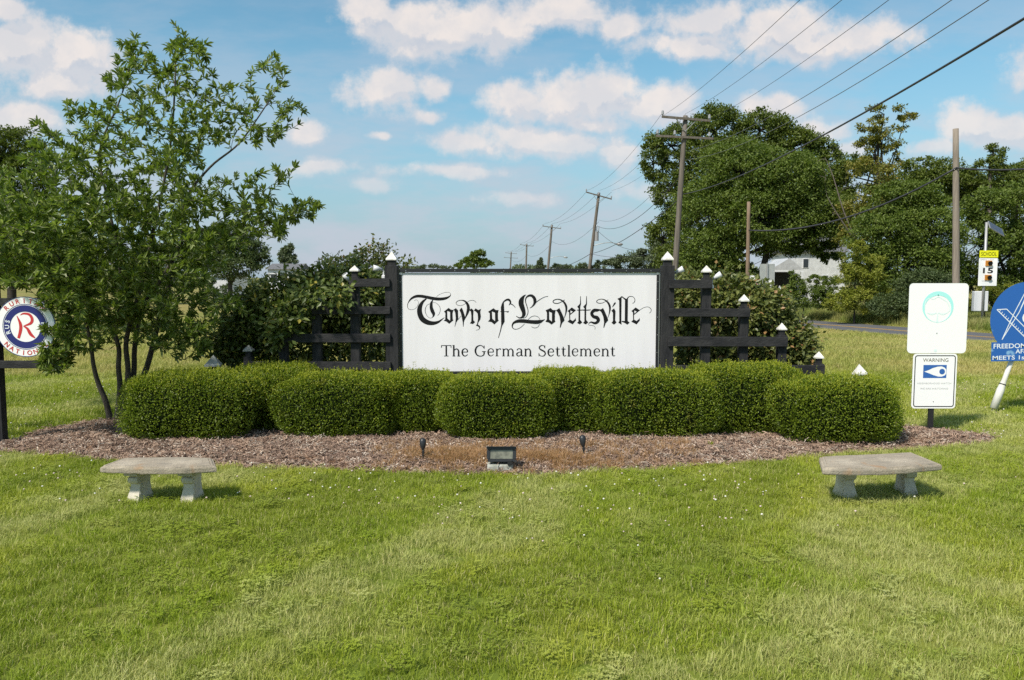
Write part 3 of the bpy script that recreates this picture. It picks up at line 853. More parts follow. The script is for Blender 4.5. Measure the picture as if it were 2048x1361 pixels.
CROWN = [(350, 45), (375, 70), (420, 105), (430, 150), (465, 165), (500, 150), (530, 118), (550, 108), (575, 140), (560, 190), (612, 215), (592, 262), (570, 285), (505, 292), (455, 318), (490, 345), (540, 340), (592, 330), (590, 345),
         (540, 388), (560, 415), (605, 400), (642, 412), (625, 436), (575, 455), (560, 475), (520, 482), (490, 500), (455, 530), (430, 560), (470, 595), (505, 635), (440, 650), (425, 690),
         (385, 722), (335, 716), (290, 690), (235, 668), (205, 700), (150, 705), (130, 742), (88, 742), (60, 690), (40, 655), (0, 630), (-90, 620), (-130, 500), (-110, 400), (-30, 360), (20, 338), (60, 300), (72, 240), (100, 262), (150, 285),
         (130, 205), (185, 208), (210, 160), (240, 115), (235, 75), (270, 68), (300, 105), (330, 130), (335, 85)]
cp = np.array(CROWN, float); tg = []
while len(tg) < 2250:
    x, y = rng.uniform(-130, 645), rng.uniform(45, 745)
    if not inpoly(np.array([x]), np.array([y]), cp)[0]: continue
    if x < 84 and y > 575: continue
    if len(tg) > 1900 and y < 360: continue
    keep = .42 if y < 260 else (.62 if y < 400 else 1.0)
    if x > 420: keep *= .6
    if 405 < x < 500 and 285 < y < 350: keep *= .15
    if y > 560 and x > 330: keep *= .55
    if y > 640 and 150 < x < 330: keep *= .45
    if y > 600 and x < 140: keep *= .8
    if rng.uniform() > keep: continue
    half = 1.25 * (1 - abs((y - 480) / 520) ** 2) + .25; half *= 1 - .55 * smooth(380, 640, x)
    dy = rng.uniform(-half, half)
    if x < 160: dy -= rng.uniform(0, 1.0)
    if y > 590 and x < 160: dy = rng.uniform(-1.9, -1.3)
    tg.append(at(x, y, Y0 + dy))
SIL = [(350, 52), (362, 80), (340, 95), (270, 76), (245, 88), (238, 118), (135, 208), (150, 230), (76, 246), (100, 270), (548, 115), (525, 135), (570, 150), (606, 222), (596, 250), (560, 270), (588, 336), (560, 350), (636, 414), (615, 408), (600, 425),
       (560, 470), (590, 440), (20, 345), (45, 320), (215, 165), (400, 110), (425, 150), (410, 90), (455, 175), (430, 210), (500, 180), (475, 220), (95, 738), (100, 705), (120, 735), (420, 690), (395, 715), (500, 632), (470, 610), (300, 120), (310, 150), (190, 215),
       (96, 725), (110, 690), (96, 650), (100, 620), (120, 655), (140, 690), (105, 715)]
tg += [at(a, b, Y0 + (rng.uniform(-.3, .3) if (a > 140 or b < 600) else rng.uniform(-1.75, -1.45))) for a, b in SIL]
tg = sorted(tg, key=lambda T: min(np.linalg.norm(T - s[0], axis=1).min() for s in stems))
polys = grow(stems, tg, .0035, .10)
tubes_obj('branches', polys, M['bark'], mag, 5)
C, A, Nn = [], [], []
for pl, rr in polys:
    L_ = np.linalg.norm(np.diff(pl, axis=0), axis=1).sum(); dr = unit(pl[-1] - pl[-2]); nl = 13 + rng.integers(0, 6)
    cr = np.concatenate([[0], np.cumsum(np.linalg.norm(np.diff(pl, axis=0), axis=1))])
    for j in range(nl):
        back = 0 if j < 7 else rng.uniform(0, min(L_ * .85, .55)); s_ = L_ - back
        p_ = np.array([np.interp(s_, cr, pl[:, q]) for q in range(3)]); sp = rng.uniform(.5, 1.25)
        th = j * 2.4; e1 = unit(np.cross(dr, [0.3, .2, 1])); e2 = np.cross(dr, e1)
        a_ = dr * (1.15 if j < 7 else .75) + (e1 * math.cos(th) + e2 * math.sin(th)) * sp + np.array([0, 0, .28])
        C.append(p_); A.append(a_); Nn.append(np.array([0, -.15, 1]) + rng.normal(0, .45, 3))
C = np.array(C); A = np.array(A); Nn = np.array(Nn); n = len(C)
V, Fs, per = leaves(C, A, Nn, rng.uniform(.075, .135, n), rng.uniform(.026, .042, n), .14, True)
link('leaves', npmesh('leaves', V - off(mag), Fs, False, np.repeat(rng.uniform(size=n) ** 1.2, per)), LM['magnolia'], mag)


# ------------------------------------------------------------------ leafy shrubs behind the fence
def leafy_shrub(name, label, lobes, Y, dep, n, mkey, ll, twig_fill=60, group=None, base_px=None):
    bx = np.mean([at(l[0], 600, Y)[0] for l in lobes]); root = empty(name, (bx, Y, 0), label, 'shrub', group)
    s = Y / F; C, A, Nn, tips = [], [], [], []
    ar = np.array([l[2] * l[3] for l in lobes], float); pr = ar / ar.sum()
    for lb, cnt in zip(lobes, (pr * n).astype(int)):
        lx, ly, rx, ry = lb[:4]; dy_ = lb[4] if len(lb) > 4 else 0
        c0 = at(lx, ly, Y + dy_ + rng.uniform(-.1, .1)); rad = np.array([rx * s, dep if not dy_ else .12, ry * s])
        nc = max(10, cnt // 22); D_ = rvec(nc); D_[:, 1] = np.where(rng.uniform(size=nc) < .75, -np.abs(D_[:, 1]), D_[:, 1])
        cc_ = c0 + D_ * rad * rng.uniform(.55, 1.02, nc)[:, None]; tips += list(cc_[::6])
        per_ = cnt // nc
        for q in range(nc):
            o_ = rng.normal(0, .07 * (ll / .09), (per_, 3)); C.append(cc_[q] + o_)
            A.append(D_[q] * .6 + rng.normal(0, .6, (per_, 3)) + [0, -.1, -.15]); Nn.append(rng.normal(0, .45, (per_, 3)) + [0, -.55, .8] + D_[q] * .4)
    C = np.concatenate(C); A = np.concatenate(A); Nn = np.concatenate(Nn); k = C[:, 2] > .12; C, A, Nn = C[k], A[k], Nn[k]; m_ = len(C)
    V, Fs, per = leaves(C, A, Nn, rng.uniform(.65, 1.2, m_) * ll, rng.uniform(.4, .62, m_) * ll, .12)
    link('foliage', npmesh('foliage', V - off(root), Fs, False, np.repeat(rng.uniform(size=m_) ** 1.2, per)), LM[mkey], root)
    base = [(np.array([[bx + o_, Y, -.03], [bx + o_ * 1.3, Y, .4], [bx + o_ * 1.8, Y, .9]]), np.array([.03, .022, .014])) for o_ in (-.5, -.2, .15, .5)]
    pl = base + grow(base, sorted(tips, key=lambda T: np.linalg.norm(T - np.array([bx, Y, .6])))[:twig_fill * 3], .003, .15)
    tubes_obj('branches', pl, M['bark_dark'], root, 4)
    return root


SY = 11.1                                                        # the plane of the sign
leafy_shrub('viburnum_shrub', 'tall dark green leafy shrub behind the left wing of the fence',
            [(500, 660, 62, 68), (556, 626, 82, 66), (645, 600, 88, 66), (700, 600, 90, 75), (600, 680, 120, 60), (740, 640, 60, 90), (470, 690, 40, 40), (640, 588, 30, 16, -1.1), (566, 640, 26, 24, -1.1), (560, 665, 14, 20, -1.1), (590, 615, 30, 18, -1.1), (676, 590, 20, 14, -1.1)], SY + .95, .5, 22000, 'vib', .10)
leafy_shrub('sparse_shrub', 'thin airy bronze-tipped shrub top behind the left floodlit sign post',
            [(735, 520, 26, 22), (765, 510, 24, 22), (720, 535, 40, 16), (790, 530, 30, 16), (760, 545, 60, 20), (665, 528, 50, 12)], SY + 2.0, .4, 2400, 'vib_red', .075, 120)
leafy_shrub('bronzed_shrub', 'wide shrub with reddish bronze leaf tips behind the right wing of the fence',
            [(1390, 620, 60, 68), (1450, 610, 75, 62), (1510, 630, 72, 66), (1570, 680, 46, 52), (1500, 700, 110, 50), (1590, 705, 28, 34), (1400, 700, 60, 60), (1365, 600, 30, 50)], SY + .95, .5, 24000, 'vib_red', .095)


# ------------------------------------------------------------------ trees beyond
def bg_tree(name, label, lobes, Y, base_px, n, mkey, ls, cat='tree', group=None, trunk=.3, bark='bark_dark', clump=.30, depth=.9, conif=False, limb=True):
    s = Y / F; bx = at(base_px, 600, Y)[0]; b0 = np.array([bx, Y, float(gz(bx, Y))]); root = empty(name, b0, label, cat, group)
    n = int(n * 1.55); ls = ls * .76
    ar = np.array([l[2] * l[3] for l in lobes], float); pr = ar / ar.sum(); C, Nn, A, Q = [], [], [], []; polys = []
    cs = [at(l[0], l[1], Y) for l in lobes]
    top = max(cs, key=lambda c: c[2]); mid = np.mean(cs, axis=0)
    tr = catmull([b0 - [0, 0, .3], b0 * .6 + np.array([mid[0], Y, mid[2]]) * .4, np.array([mid[0], Y, mid[2]]), top], 4)
    polys.append((tr, np.linspace(trunk, trunk * .25, len(tr))))
    for li, (lx, ly, rx, ry) in enumerate(lobes):
        cnt = int(pr[li] * n); rad = np.array([rx * s, (rx + ry) / 2 * s * depth, ry * s]); c0 = cs[li] + [0, rng.uniform(-.35, .35) * rad[1], 0]
        nc = max(10, int(cnt / 95)); D_ = rvec(nc); D_[:, 2] = np.where(rng.uniform(size=nc) < .35, np.abs(D_[:, 2]), D_[:, 2])
        D_[:, 1] = np.where(rng.uniform(size=nc) < .45, -np.abs(D_[:, 1]), D_[:, 1])
        cc_ = c0 + D_ * rad * rng.uniform(.55, .93, nc)[:, None]; cr = clump * rad.mean() * rng.uniform(.42, 1.2, nc); per_ = cnt // nc
        tq = rng.uniform(size=nc)
        if limb:
            k0 = tr[rng.integers(len(tr) // 3, len(tr))]
            polys.append((catmull([k0, (k0 + c0) / 2 + [0, 0, -.08 * ry * s], c0], 4), np.linspace(trunk * .42, trunk * .12, 9)))
            for q in range(0, nc, 4): polys.append((np.array([c0, (c0 + cc_[q]) / 2 + rng.normal(0, .05 * rad.mean(), 3), cc_[q]]), np.array([trunk * .14, trunk * .08, trunk * .03])))
        for q in range(nc):
            d = rvec(per_); d[:, 2] = np.where(rng.uniform(size=per_) < .4, np.abs(d[:, 2]), d[:, 2])
            C.append(cc_[q] + d * cr[q] * rng.uniform(.25, 1.05, per_)[:, None] * [1.15, 1.15, .75]); Nn.append(d * .7 + rng.normal(0, .5, (per_, 3)) + [0, 0, .45]); A.append(rng.normal(0, 1, (per_, 3)) + d * .6 + [0, 0, -.1])
            Q.append(np.clip(rng.uniform(size=per_) * .65 + tq[q] * .35, 0, .89) if True else 0)
    C = np.concatenate(C); Nn = np.concatenate(Nn); A = np.concatenate(A); Q = np.concatenate(Q); m_ = len(C)
    Q = np.where(rng.uniform(size=m_) < .03, .96, Q)
    k = C[:, 2] > b0[2] + .05; C, Nn, A, Q = C[k], Nn[k], A[k], Q[k]; m_ = len(C)
    V, Fs, per = leaves(C, A, Nn, rng.uniform(.6, 1.3, m_) * ls, rng.uniform(.35, .7, m_) * ls, .15)
    tubes_obj('trunk', polys, M[bark], root, 6)
    link('crown', npmesh('crown', V - off(root), Fs, False, np.repeat(Q, per)), LM[mkey], root)
    return root


bg_tree('oak_tree', 'tallest dark broad tree behind the first utility pole', [(1430, 262, 62, 55), (1345, 290, 55, 42), (1310, 325, 35, 45), (1520, 262, 62, 45), (1575, 300, 60, 50), (1640, 330, 52, 55), (1345, 385, 48, 60), (1330, 480, 40, 55),
        (1460, 330, 110, 60), (1660, 400, 42, 60), (1420, 430, 90, 90), (1580, 400, 90, 80), (1345, 530, 45, 35)], 78, 1470, 64000, 'dark', .36, trunk=.55)
bg_tree('maple_tree', 'rounded mid green tree standing in front of the tallest dark tree', [(1480, 345, 90, 62), (1560, 370, 90, 70), (1420, 420, 70, 70), (1500, 440, 90, 70), (1610, 440, 72, 70), (1420, 500, 80, 50), (1390, 540, 60, 32), (1560, 474, 90, 38), (1640, 470, 50, 34), (1460, 540, 50, 30), (1640, 500, 44, 20), (1600, 498, 30, 12), (1655, 515, 24, 14)],
        66, 1512, 58000, 'mid', .30, trunk=.42)
bg_tree('locust_tree', 'tall thin yellowish tree rising above the others on the right', [(1768, 228, 40, 18), (1735, 256, 36, 14), (1808, 246, 26, 20), (1765, 268, 40, 14), (1745, 300, 44, 26), (1790, 300, 30, 22), (1745, 350, 56, 40), (1770, 400, 56, 40), (1725, 430, 56, 50), (1700, 480, 36, 40)], 62, 1768, 9500, 'olive', .27, trunk=.2, clump=.34, bark='bark_dark')
bg_tree('dark_tree', 'dark tree behind the thin yellowish one', [(1840, 345, 50, 36), (1870, 380, 60, 45), (1800, 380, 60, 50), (1725, 345, 45, 40), (1700, 430, 45, 60), (1790, 450, 90, 60), (1700, 350, 40, 36), (1900, 350, 46, 34), (1935, 385, 50, 50), (1675, 470, 40, 60)], 74, 1830, 22000, 'dark', .34, trunk=.3)
bg_tree('snag_tree', 'half bare tree with grey limbs at the right behind the tall pole', [(1985, 308, 28, 16), (1975, 335, 36, 18), (2000, 350, 22, 20), (1960, 370, 34, 14)], 72, 1978, 3600, 'dark', .26, trunk=.28, bark='bark_dead', clump=.4)
bg_tree('beech_tree', 'broad mid green tree between the white house and the tall pole', [(1790, 400, 70, 44), (1840, 410, 62, 55), (1760, 470, 80, 55), (1860, 470, 60, 70), (1820, 530, 100, 60), (1745, 530, 50, 45), (1880, 560, 50, 55), (1790, 590, 80, 40)], 58, 1810, 46000, 'mid', .26, trunk=.3)
bg_tree('ash_tree', 'leafy green tree at the right edge behind the school sign', [(1960, 420, 60, 44), (2030, 410, 60, 50), (2100, 400, 60, 60), (1945, 490, 55, 60), (2020, 500, 70, 60), (2090, 500, 60, 70), (2150, 450, 60, 80), (2150, 560, 60, 60), (1950, 570, 60, 50), (2030, 580, 80, 45)], 60, 2010, 46000, 'mid', .27, trunk=.32)
bg_tree('elm_tree', 'dark tree filling the gap at the far right edge', [(2030, 355, 46, 30), (2090, 345, 60, 45), (1930, 370, 40, 30), (1960, 400, 80, 40), (2060, 400, 90, 50), (1990, 370, 60, 36), (2120, 380, 60, 60)], 76, 2060, 22000, 'dark', .34, trunk=.3)
bg_tree('sapling_bush', 'yellow green bush left of the white signs beyond the road', [(1715, 560, 40, 38), (1738, 540, 36, 34), (1690, 602, 42, 22), (1740, 600, 60, 32), (1712, 500, 20, 24), (1704, 535, 24, 26), (1672, 612, 30, 14)], 54, 1710, 15000, 'yellow', .19, 'bush', trunk=.08)
bg_tree('roadside_bush', 'dark green bush below the broad tree behind the white sign', [(1830, 605, 60, 36), (1780, 615, 50, 26), (1890, 600, 40, 40), (1850, 570, 70, 34)], 53, 1830, 14000, 'bluish', .19, 'bush', trunk=.08)
bg_tree('weed_bush', 'low weedy bush in front of the white house', [(1592, 575, 26, 22), (1635, 588, 34, 18), (1570, 594, 36, 18), (1620, 604, 60, 14), (1585, 556, 12, 14), (1655, 568, 26, 22), (1630, 560, 14, 14), (1612, 585, 40, 16)], 58, 1605, 9500, 'mid', .18, 'bush', trunk=.06)
bg_tree('school_sign_bush', 'small yellow green bush at the foot of the school sign', [(1958, 600, 20, 16), (1982, 590, 26, 24), (1940, 612, 18, 14), (2010, 585, 26, 26)], 52, 1970, 4200, 'yellow', .16, 'bush', trunk=.05)
bg_tree('understory_bush', 'dark green undergrowth filling the space under the rounded maple', [(1380, 555, 50, 24), (1440, 545, 60, 30), (1500, 560, 44, 22), (1350, 520, 30, 34), (1420, 500, 60, 30), (1560, 505, 50, 16)], 72, 1430, 15000, 'dark', .28, 'bush', trunk=.1)
bg_tree('hedgerow_bush', 'pale green bushy thicket left of the tallest tree', [(1290, 520, 42, 24), (1250, 526, 36, 16), (1215, 532, 34, 10), (1320, 505, 26, 28), (1180, 535, 26, 8)], 92, 1280, 9000, 'far', .34, 'thicket', trunk=.1)
bg_tree('walnut_tree', 'large dark tree at the far left edge behind the magnolia', [(20, 300, 70, 45), (-40, 330, 80, 60), (60, 350, 50, 50), (0, 420, 90, 70), (80, 430, 50, 60), (30, 520, 90, 60), (-60, 480, 70, 90), (100, 520, 60, 50)], 46, 20, 34000, 'dark', .24, trunk=.3)
bg_tree('cedar_tree', 'dark rounded tree beyond the magnolia, left of the distant house', [(455, 468, 46, 26), (430, 500, 50, 34), (490, 500, 44, 34), (515, 520, 30, 24), (400, 520, 50, 34), (470, 535, 60, 28)], 84, 460, 22000, 'bluish', .32, trunk=.3)
bg_tree('poplar_tree', 'small pointed round tree above the shrub line, beside the distant grey roof', [(577, 500, 14, 14), (572, 515, 20, 17), (583, 525, 18, 16), (575, 538, 22, 14)], 120, 577, 5200, 'far', .38, trunk=.25)
bg_tree('row_tree', 'dark tree mass low on the left seen under the magnolia leaves', [(150, 520, 70, 60), (240, 540, 70, 45), (320, 530, 60, 50), (180, 570, 80, 30), (300, 575, 90, 24), (400, 572, 40, 26), (470, 585, 44, 18), (430, 598, 50, 14)], 96, 220, 20000, 'bluish', .36, trunk=.3)
bg_tree('lone_tree', 'small round tree peeping over the middle of the sign board', [(955, 512, 16, 13), (945, 525, 24, 12), (968, 528, 18, 9), (925, 533, 16, 6)], 130, 955, 5000, 'mid', .42, trunk=.25)
bg_tree('spruce_tree', 'tiny distant conifer left of the third utility pole', [(1081, 521, 4, 5), (1081, 527, 8, 5), (1081, 534, 13, 5)], 150, 1081, 1800, 'far', .4, trunk=.2)
bg_tree('distant_bush', 'low distant bush over the board right of the conifer', [(1130, 536, 22, 6), (1112, 534, 12, 6), (1165, 537, 20, 5)], 150, 1130, 1800, 'far', .4, 'bush', trunk=.1)
bg_tree('horizon_bush', 'low distant bush just right of the left sign post', [(860, 536, 26, 6), (830, 538, 26, 6), (890, 538, 18, 5)], 150, 860, 1800, 'far', .4, 'bush', trunk=.1)

# far wooded skyline behind everything, where the land meets the sky
b = []; 
X_ = rng.uniform(-420, 420, 26000); Y_ = 330 + rng.uniform(-25, 25, 26000); top_ = 4.2 + 2.2 * np.sin(X_ * .021) + 1.6 * np.sin(X_ * .083 + 1) + 1.0 * np.sin(X_ * .31)
Cw = np.stack([X_, Y_, -1.2 + rng.uniform(0, 1, 26000) ** .6 * top_ * 1.15], 1)
V, Fs, per = leaves(Cw, rng.normal(size=(26000, 3)), rng.normal(size=(26000, 3)) + [0, -.4, .6], rng.uniform(1.2, 2.4, 26000), rng.uniform(.8, 1.6, 26000))
o = link('far_woods', npmesh('far_woods', V, Fs, False, np.repeat(rng.uniform(size=26000) * .8, per)), LM['far']); tag(o, 'low line of far off woods along the horizon', kind='stuff')

# bare dead branches reaching out in front of the trees
root = empty('dead_tree', at(1745, 560, 60) * [1, 1, 0] + [0, 0, -1.2], 'leafless grey leaning branches against the green trees', 'dead tree')
q0 = root.location; st = [(catmull([np.array([q0[0], 60, -1.2]), at(1735, 520, 60), at(1705, 475, 59.6), at(1672, 425, 59.2), at(1655, 395, 59)], 5), np.linspace(.11, .03, 21)),
      (catmull([at(1722, 500, 59.9), at(1690, 430, 59.7), at(1665, 350, 59.5), at(1650, 315, 59.3)], 5), np.linspace(.07, .02, 16))]
tgs = [at(rng.uniform(1628, 1700), rng.uniform(310, 440), 59 + rng.uniform(-.5, .5)) for _ in range(16)]
tubes_obj('branches', st + grow(st, sorted(tgs, key=lambda T: -T[2])[::-1], .010, .4), M['bark_dead'], root, 5)


# ================================================================== SIGN AND FENCE
def sx_(px): return at(px, 640, SY)[0]
def sz_(py): return at(1024, py, SY)[2]


def cap(mb, x, y, z, w_, h_, lip=.018, rot=None):
    """four-sided peaked cap with a short neck"""
    V_ = np.array([[-w_, -w_, 0], [w_, -w_, 0], [w_, w_, 0], [-w_, w_, 0], [-w_, -w_, lip], [w_, -w_, lip], [w_, w_, lip], [-w_, w_, lip], [0, 0, h_]]) * [.5, .5, 1]
    if rot is not None: V_ = V_ @ np.array(rot).T
    mb.add(V_ + [x, y, z], [[3, 2, 1, 0], [0, 1, 5, 4], [1, 2, 6, 5], [2, 3, 7, 6], [3, 0, 4, 7], [4, 5, 8], [5, 6, 8], [6, 7, 8], [7, 4, 8]])


sign = empty('town_sign', (sx_(1060), SY, 0), 'large white town sign board with black gothic lettering between two capped posts', 'sign')
bx0, bx1, bz0, bz1 = sx_(803), sx_(1313), sz_(743), sz_(546)
MB().box(((bx0 + bx1) / 2, SY, (bz0 + bz1) / 2), (bx1 - bx0, .03, bz1 - bz0), bev=.003).build('board', M['board'], sign)
for (a, b_, c, d) in ((800, 1318, 545, 538), (800, 1318, 748, 743.5)):
    MB().box(((sx_(a) + sx_(b_)) / 2, SY - .018, (sz_(c) + sz_(d)) / 2), (sx_(b_) - sx_(a) - .004, .05, abs(sz_(d) - sz_(c))), bev=.003).build('trim', M['frame_black'], sign)
for a, b_ in ((799.5, 804.5), (1311.5, 1317)):
    MB().box(((sx_(a) + sx_(b_)) / 2, SY - .020, (sz_(549) + sz_(742)) / 2), (sx_(b_) - sx_(a), .012, sz_(549) - sz_(742)), bev=.002).build('trim', M['frame_black'], sign)
for px in (800.5, 1316.6):
    MB().box((sx_(px + (.2 if px < 900 else 1)), SY - .016, (sz_(546) + sz_(744)) / 2), (.010, .018, sz_(546) - sz_(744))).build('edge_strip', M['alu'], sign)
for px in (803.5, 1313):
    MB().box((sx_(px), SY - .028, sz_(547.5)), (.035, .006, .032), bev=.001).build('corner_plate', M['alu'], sign)
def screw(x, z, y, r=.0075):
    b = MB(); b.add([[x + r * math.cos(t) * s_, yy_, z + r * math.sin(t) * s_] for s_, yy_ in ((1, y), (.7, y - .004)) for t in np.linspace(0, 2 * math.pi, 8, endpoint=False)],
                    [[i, (i + 1) % 8, 8 + (i + 1) % 8, 8 + i] for i in range(8)] + [list(range(8, 16))]); b.build('screw', M['alu'], sign)
for i in range(11): screw(sx_(813.5 + i * 48.6), sz_(542.2), SY - .044)
for i in range(5):
    screw(sx_(802), sz_(564 + i * 34.5), SY - .027); screw(sx_(1314.3), sz_(564 + i * 35.3), SY - .027)

# blackletter line, drawn stroke by stroke (coordinates of a tracing, units of 1/8.533 and 1/7.062 of a pixel of the face)
def T1(x, y): return (sx_(820 + x / 8.533), sz_(580 + y / 8.533))
def T2(x, y): return (sx_(1020 + x / 7.062), sz_(580 + y / 7.062))
TEXT_Y = SY - .0155; zlay = [0]


def stroke(mb, pts, T, sc_):
    P_ = catmull(np.array(pts, float), 8); zlay[0] += 1; y = TEXT_Y - .0001 * (zlay[0] % 30) - .0003
    w_ = np.maximum(P_[:, 2], 4.6 if sc_ > 8 else 4.0) / 2; d = np.gradient(P_[:, :2], axis=0); d /= np.linalg.norm(d, axis=1)[:, None] + 1e-9; nn = np.stack([-d[:, 1], d[:, 0]], 1)
    L_ = P_[:, :2] + nn * w_[:, None]; R_ = P_[:, :2] - nn * w_[:, None]; V_ = []
    for q in (L_, R_):
        for a, b_ in q: X_, Z_ = T(a, b_); V_.append([X_, y, Z_])
    n_ = len(P_); mb.add(V_, [[i, i + 1, n_ + i + 1, n_ + i] for i in range(n_ - 1)])


def poly(mb, outer, T, hole=None):
    zlay[0] += 1; y = TEXT_Y - .0001 * (zlay[0] % 30) - .0003
    lp = [[Vector((*T(*p_), 0)) for p_ in outer]] + ([[Vector((*T(*p_), 0)) for p_ in hole]] if hole else [])
    fl_ = [v for l in lp for v in l]; mb.add([[v.x, y, v.y] for v in fl_], [list(t) for t in tessellate_polygon(lp)])


def letter(items, T, sc_):
    mb = MB()
    for it in items:
        if it[0] == 's': stroke(mb, it[1], T, sc_)
        else: poly(mb, it[1], T, it[2] if len(it) > 2 else None)
    mb.build('letter', M['ink'], sign)


S1, S2 = 8.533, 7.062
letter([('s', [(75, 185, 4), (120, 172, 4), (150, 215, 5), (128, 280, 5), (85, 325, 5), (30, 340, 6), (-20, 325, 7), (-38, 280, 9), (-22, 215, 14), (30, 150, 32), (110, 112, 46), (200, 110, 50), (300, 128, 52), (400, 148, 54), (500, 158, 52), (600, 148, 46), (668, 120, 26), (698, 85, 10), (680, 50, 5), (640, 42, 5), (570, 55, 5), (500, 85, 5), (455, 122, 5)]),
        ('s', [(285, 150, 20), (215, 215, 48), (170, 310, 78), (172, 410, 88), (215, 500, 90), (300, 555, 82), (395, 570, 64), (480, 550, 42), (540, 510, 22), (588, 472, 6)]),
        ('s', [(395, 172, 10), (370, 225, 42), (366, 300, 54), (384, 360, 62), (404, 405, 54), (402, 445, 30), (380, 476, 6)]),
        ('s', [(345, 235, 5), (290, 270, 7), (262, 350, 10), (285, 430, 7), (335, 480, 5), (380, 475, 5)]),
        ('s', [(395, 218, 5), (450, 225, 5), (505, 280, 7), (520, 340, 7), (505, 400, 7), (472, 442, 5)])], T1, S1)
letter([('p', [(662, 308), (700, 338), (745, 345), (728, 400), (730, 500), (744, 518), (670, 580), (620, 540), (576, 528), (602, 505), (606, 400), (582, 370)], [(637, 360), (686, 378), (686, 528), (640, 488)])], T1, S1)
letter([('p', [(735, 345), (785, 312), (822, 350), (822, 420), (826, 500), (790, 560), (768, 630), (762, 630), (775, 560), (782, 480), (775, 400), (758, 352)]),
        ('p', [(845, 345), (885, 302), (905, 345), (945, 470), (922, 540), (914, 627), (906, 627), (900, 550), (885, 470), (870, 400)]), ('s', [(820, 510, 6), (845, 480, 5), (872, 445, 6)]),
        ('s', [(1130, 218, 5), (1105, 190, 6), (1060, 178, 6), (1010, 190, 5), (975, 215, 5), (940, 240, 5), (890, 265, 5), (840, 268, 6), (800, 250, 7), (790, 220, 8), (820, 190, 9), (880, 178, 12), (940, 195, 28), (985, 250, 45), (998, 310, 50), (988, 370, 46), (962, 440, 26), (930, 510, 10), (915, 565, 5)])], T1, S1)
letter([('p', [(1012, 345), (1050, 316), (1086, 350), (1080, 440), (1082, 520), (1112, 548), (1075, 584), (1022, 572), (1046, 540), (1048, 440), (1040, 372)]),
        ('p', [(1092, 355), (1120, 314), (1165, 345), (1214, 325), (1200, 375), (1210, 460), (1200, 505), (1165, 560), (1158, 605), (1138, 605), (1150, 560), (1162, 490), (1155, 405), (1122, 368)]),
        ('s', [(1128, 602, 16), (1165, 612, 28), (1187, 632, 22), (1185, 660, 10), (1165, 680, 5), (1125, 688, 5)])], T1, S1)
letter([('p', [(1425, 313), (1465, 345), (1512, 345), (1500, 400), (1502, 500), (1514, 522), (1440, 590), (1390, 550), (1333, 540), (1362, 505), (1362, 400), (1333, 375)], [(1398, 367), (1451, 390), (1452, 535), (1403, 490)])], T1, S1)
letter([('p', [(1600, 195), (1606, 300), (1610, 400), (1615, 540), (1570, 620), (1550, 700), (1512, 822), (1504, 818), (1536, 700), (1556, 600), (1554, 480), (1554, 380), (1550, 300), (1568, 235)]),
        ('s', [(1578, 240, 22), (1605, 198, 22), (1650, 170, 30), (1690, 172, 36), (1714, 212, 26), (1688, 264, 6)]), ('s', [(1690, 250, 8), (1720, 240, 16), (1760, 262, 12), (1797, 303, 8)]),
        ('s', [(1540, 370, 9), (1600, 370, 9), (1665, 370, 9)]), ('p', [(1645, 378), (1690, 356), (1675, 388)])], T1, S1)
letter([('s', [(225, 68, 4), (190, 95, 30), (160, 150, 66), (157, 200, 72), (176, 260, 66), (192, 310, 54), (194, 350, 48), (172, 385, 28), (130, 395, 14), (87, 370, 8)]),
        ('s', [(180, 401, 5), (222, 385, 6), (248, 340, 8), (253, 290, 9), (236, 225, 11), (218, 165, 12), (226, 115, 16), (262, 84, 26), (308, 84, 36), (343, 122, 44), (350, 168, 40), (334, 210, 24), (300, 245, 10), (278, 257, 5)]),
        ('s', [(340, 205, 12), (380, 165, 9), (440, 125, 7), (490, 100, 6), (535, 92, 6)]),
        ('s', [(205, 480, 5), (150, 530, 5), (90, 555, 6), (45, 545, 10), (31, 510, 16), (50, 468, 26), (110, 442, 44), (190, 440, 52), (280, 450, 50), (370, 455, 54), (422, 448, 48), (458, 434, 24), (492, 416, 4)]),
        ('s', [(255, 418, 5), (300, 380, 5), (350, 368, 5), (400, 385, 5), (425, 425, 5)]), ('s', [(418, 485, 5), (390, 525, 5), (345, 537, 5), (302, 520, 5)])], T2, S2)
letter([('p', [(573, 256), (602, 285), (642, 285), (632, 340), (632, 430), (642, 445), (585, 489), (545, 460), (498, 448), (520, 420), (520, 320), (500, 290)], [(550, 305), (591, 325), (591, 448), (552, 418)])], T2, S2)
for dx in (0, 615):
    letter([('p', [(x + dx, y) for x, y in [(638, 288), (655, 285), (695, 256), (718, 300), (762, 400), (768, 430), (732, 472), (712, 532), (702, 532), (712, 460), (700, 380), (675, 322), (655, 296)]]),
            ('s', [(x + dx, y, w_) for x, y, w_ in [(768, 140, 7), (730, 165, 6), (680, 188, 9), (630, 188, 10), (605, 170, 10), (620, 145, 10), (670, 132, 10), (720, 145, 16), (765, 182, 26), (790, 235, 30), (792, 290, 22), (780, 350, 11), (765, 395, 6)]])], T2, S2)
for dx in (0, 900):
    it = [('p', [(x + dx, y) for x, y in [(870, 248), (932, 290), (848, 356), (850, 420), (885, 440), (918, 412), (926, 392), (932, 432), (885, 489), (810, 450), (836, 425), (832, 320), (810, 300)]], [(x + dx, y) for x, y in [(852, 292), (886, 308), (852, 336)]])]
    if dx: it.append(('s', [(1755, 335, 5), (1830, 285, 6), (1890, 250, 6), (1945, 242, 6), (1985, 270, 8), (1985, 310, 6), (1960, 330, 5)]))
    letter(it, T2, S2)
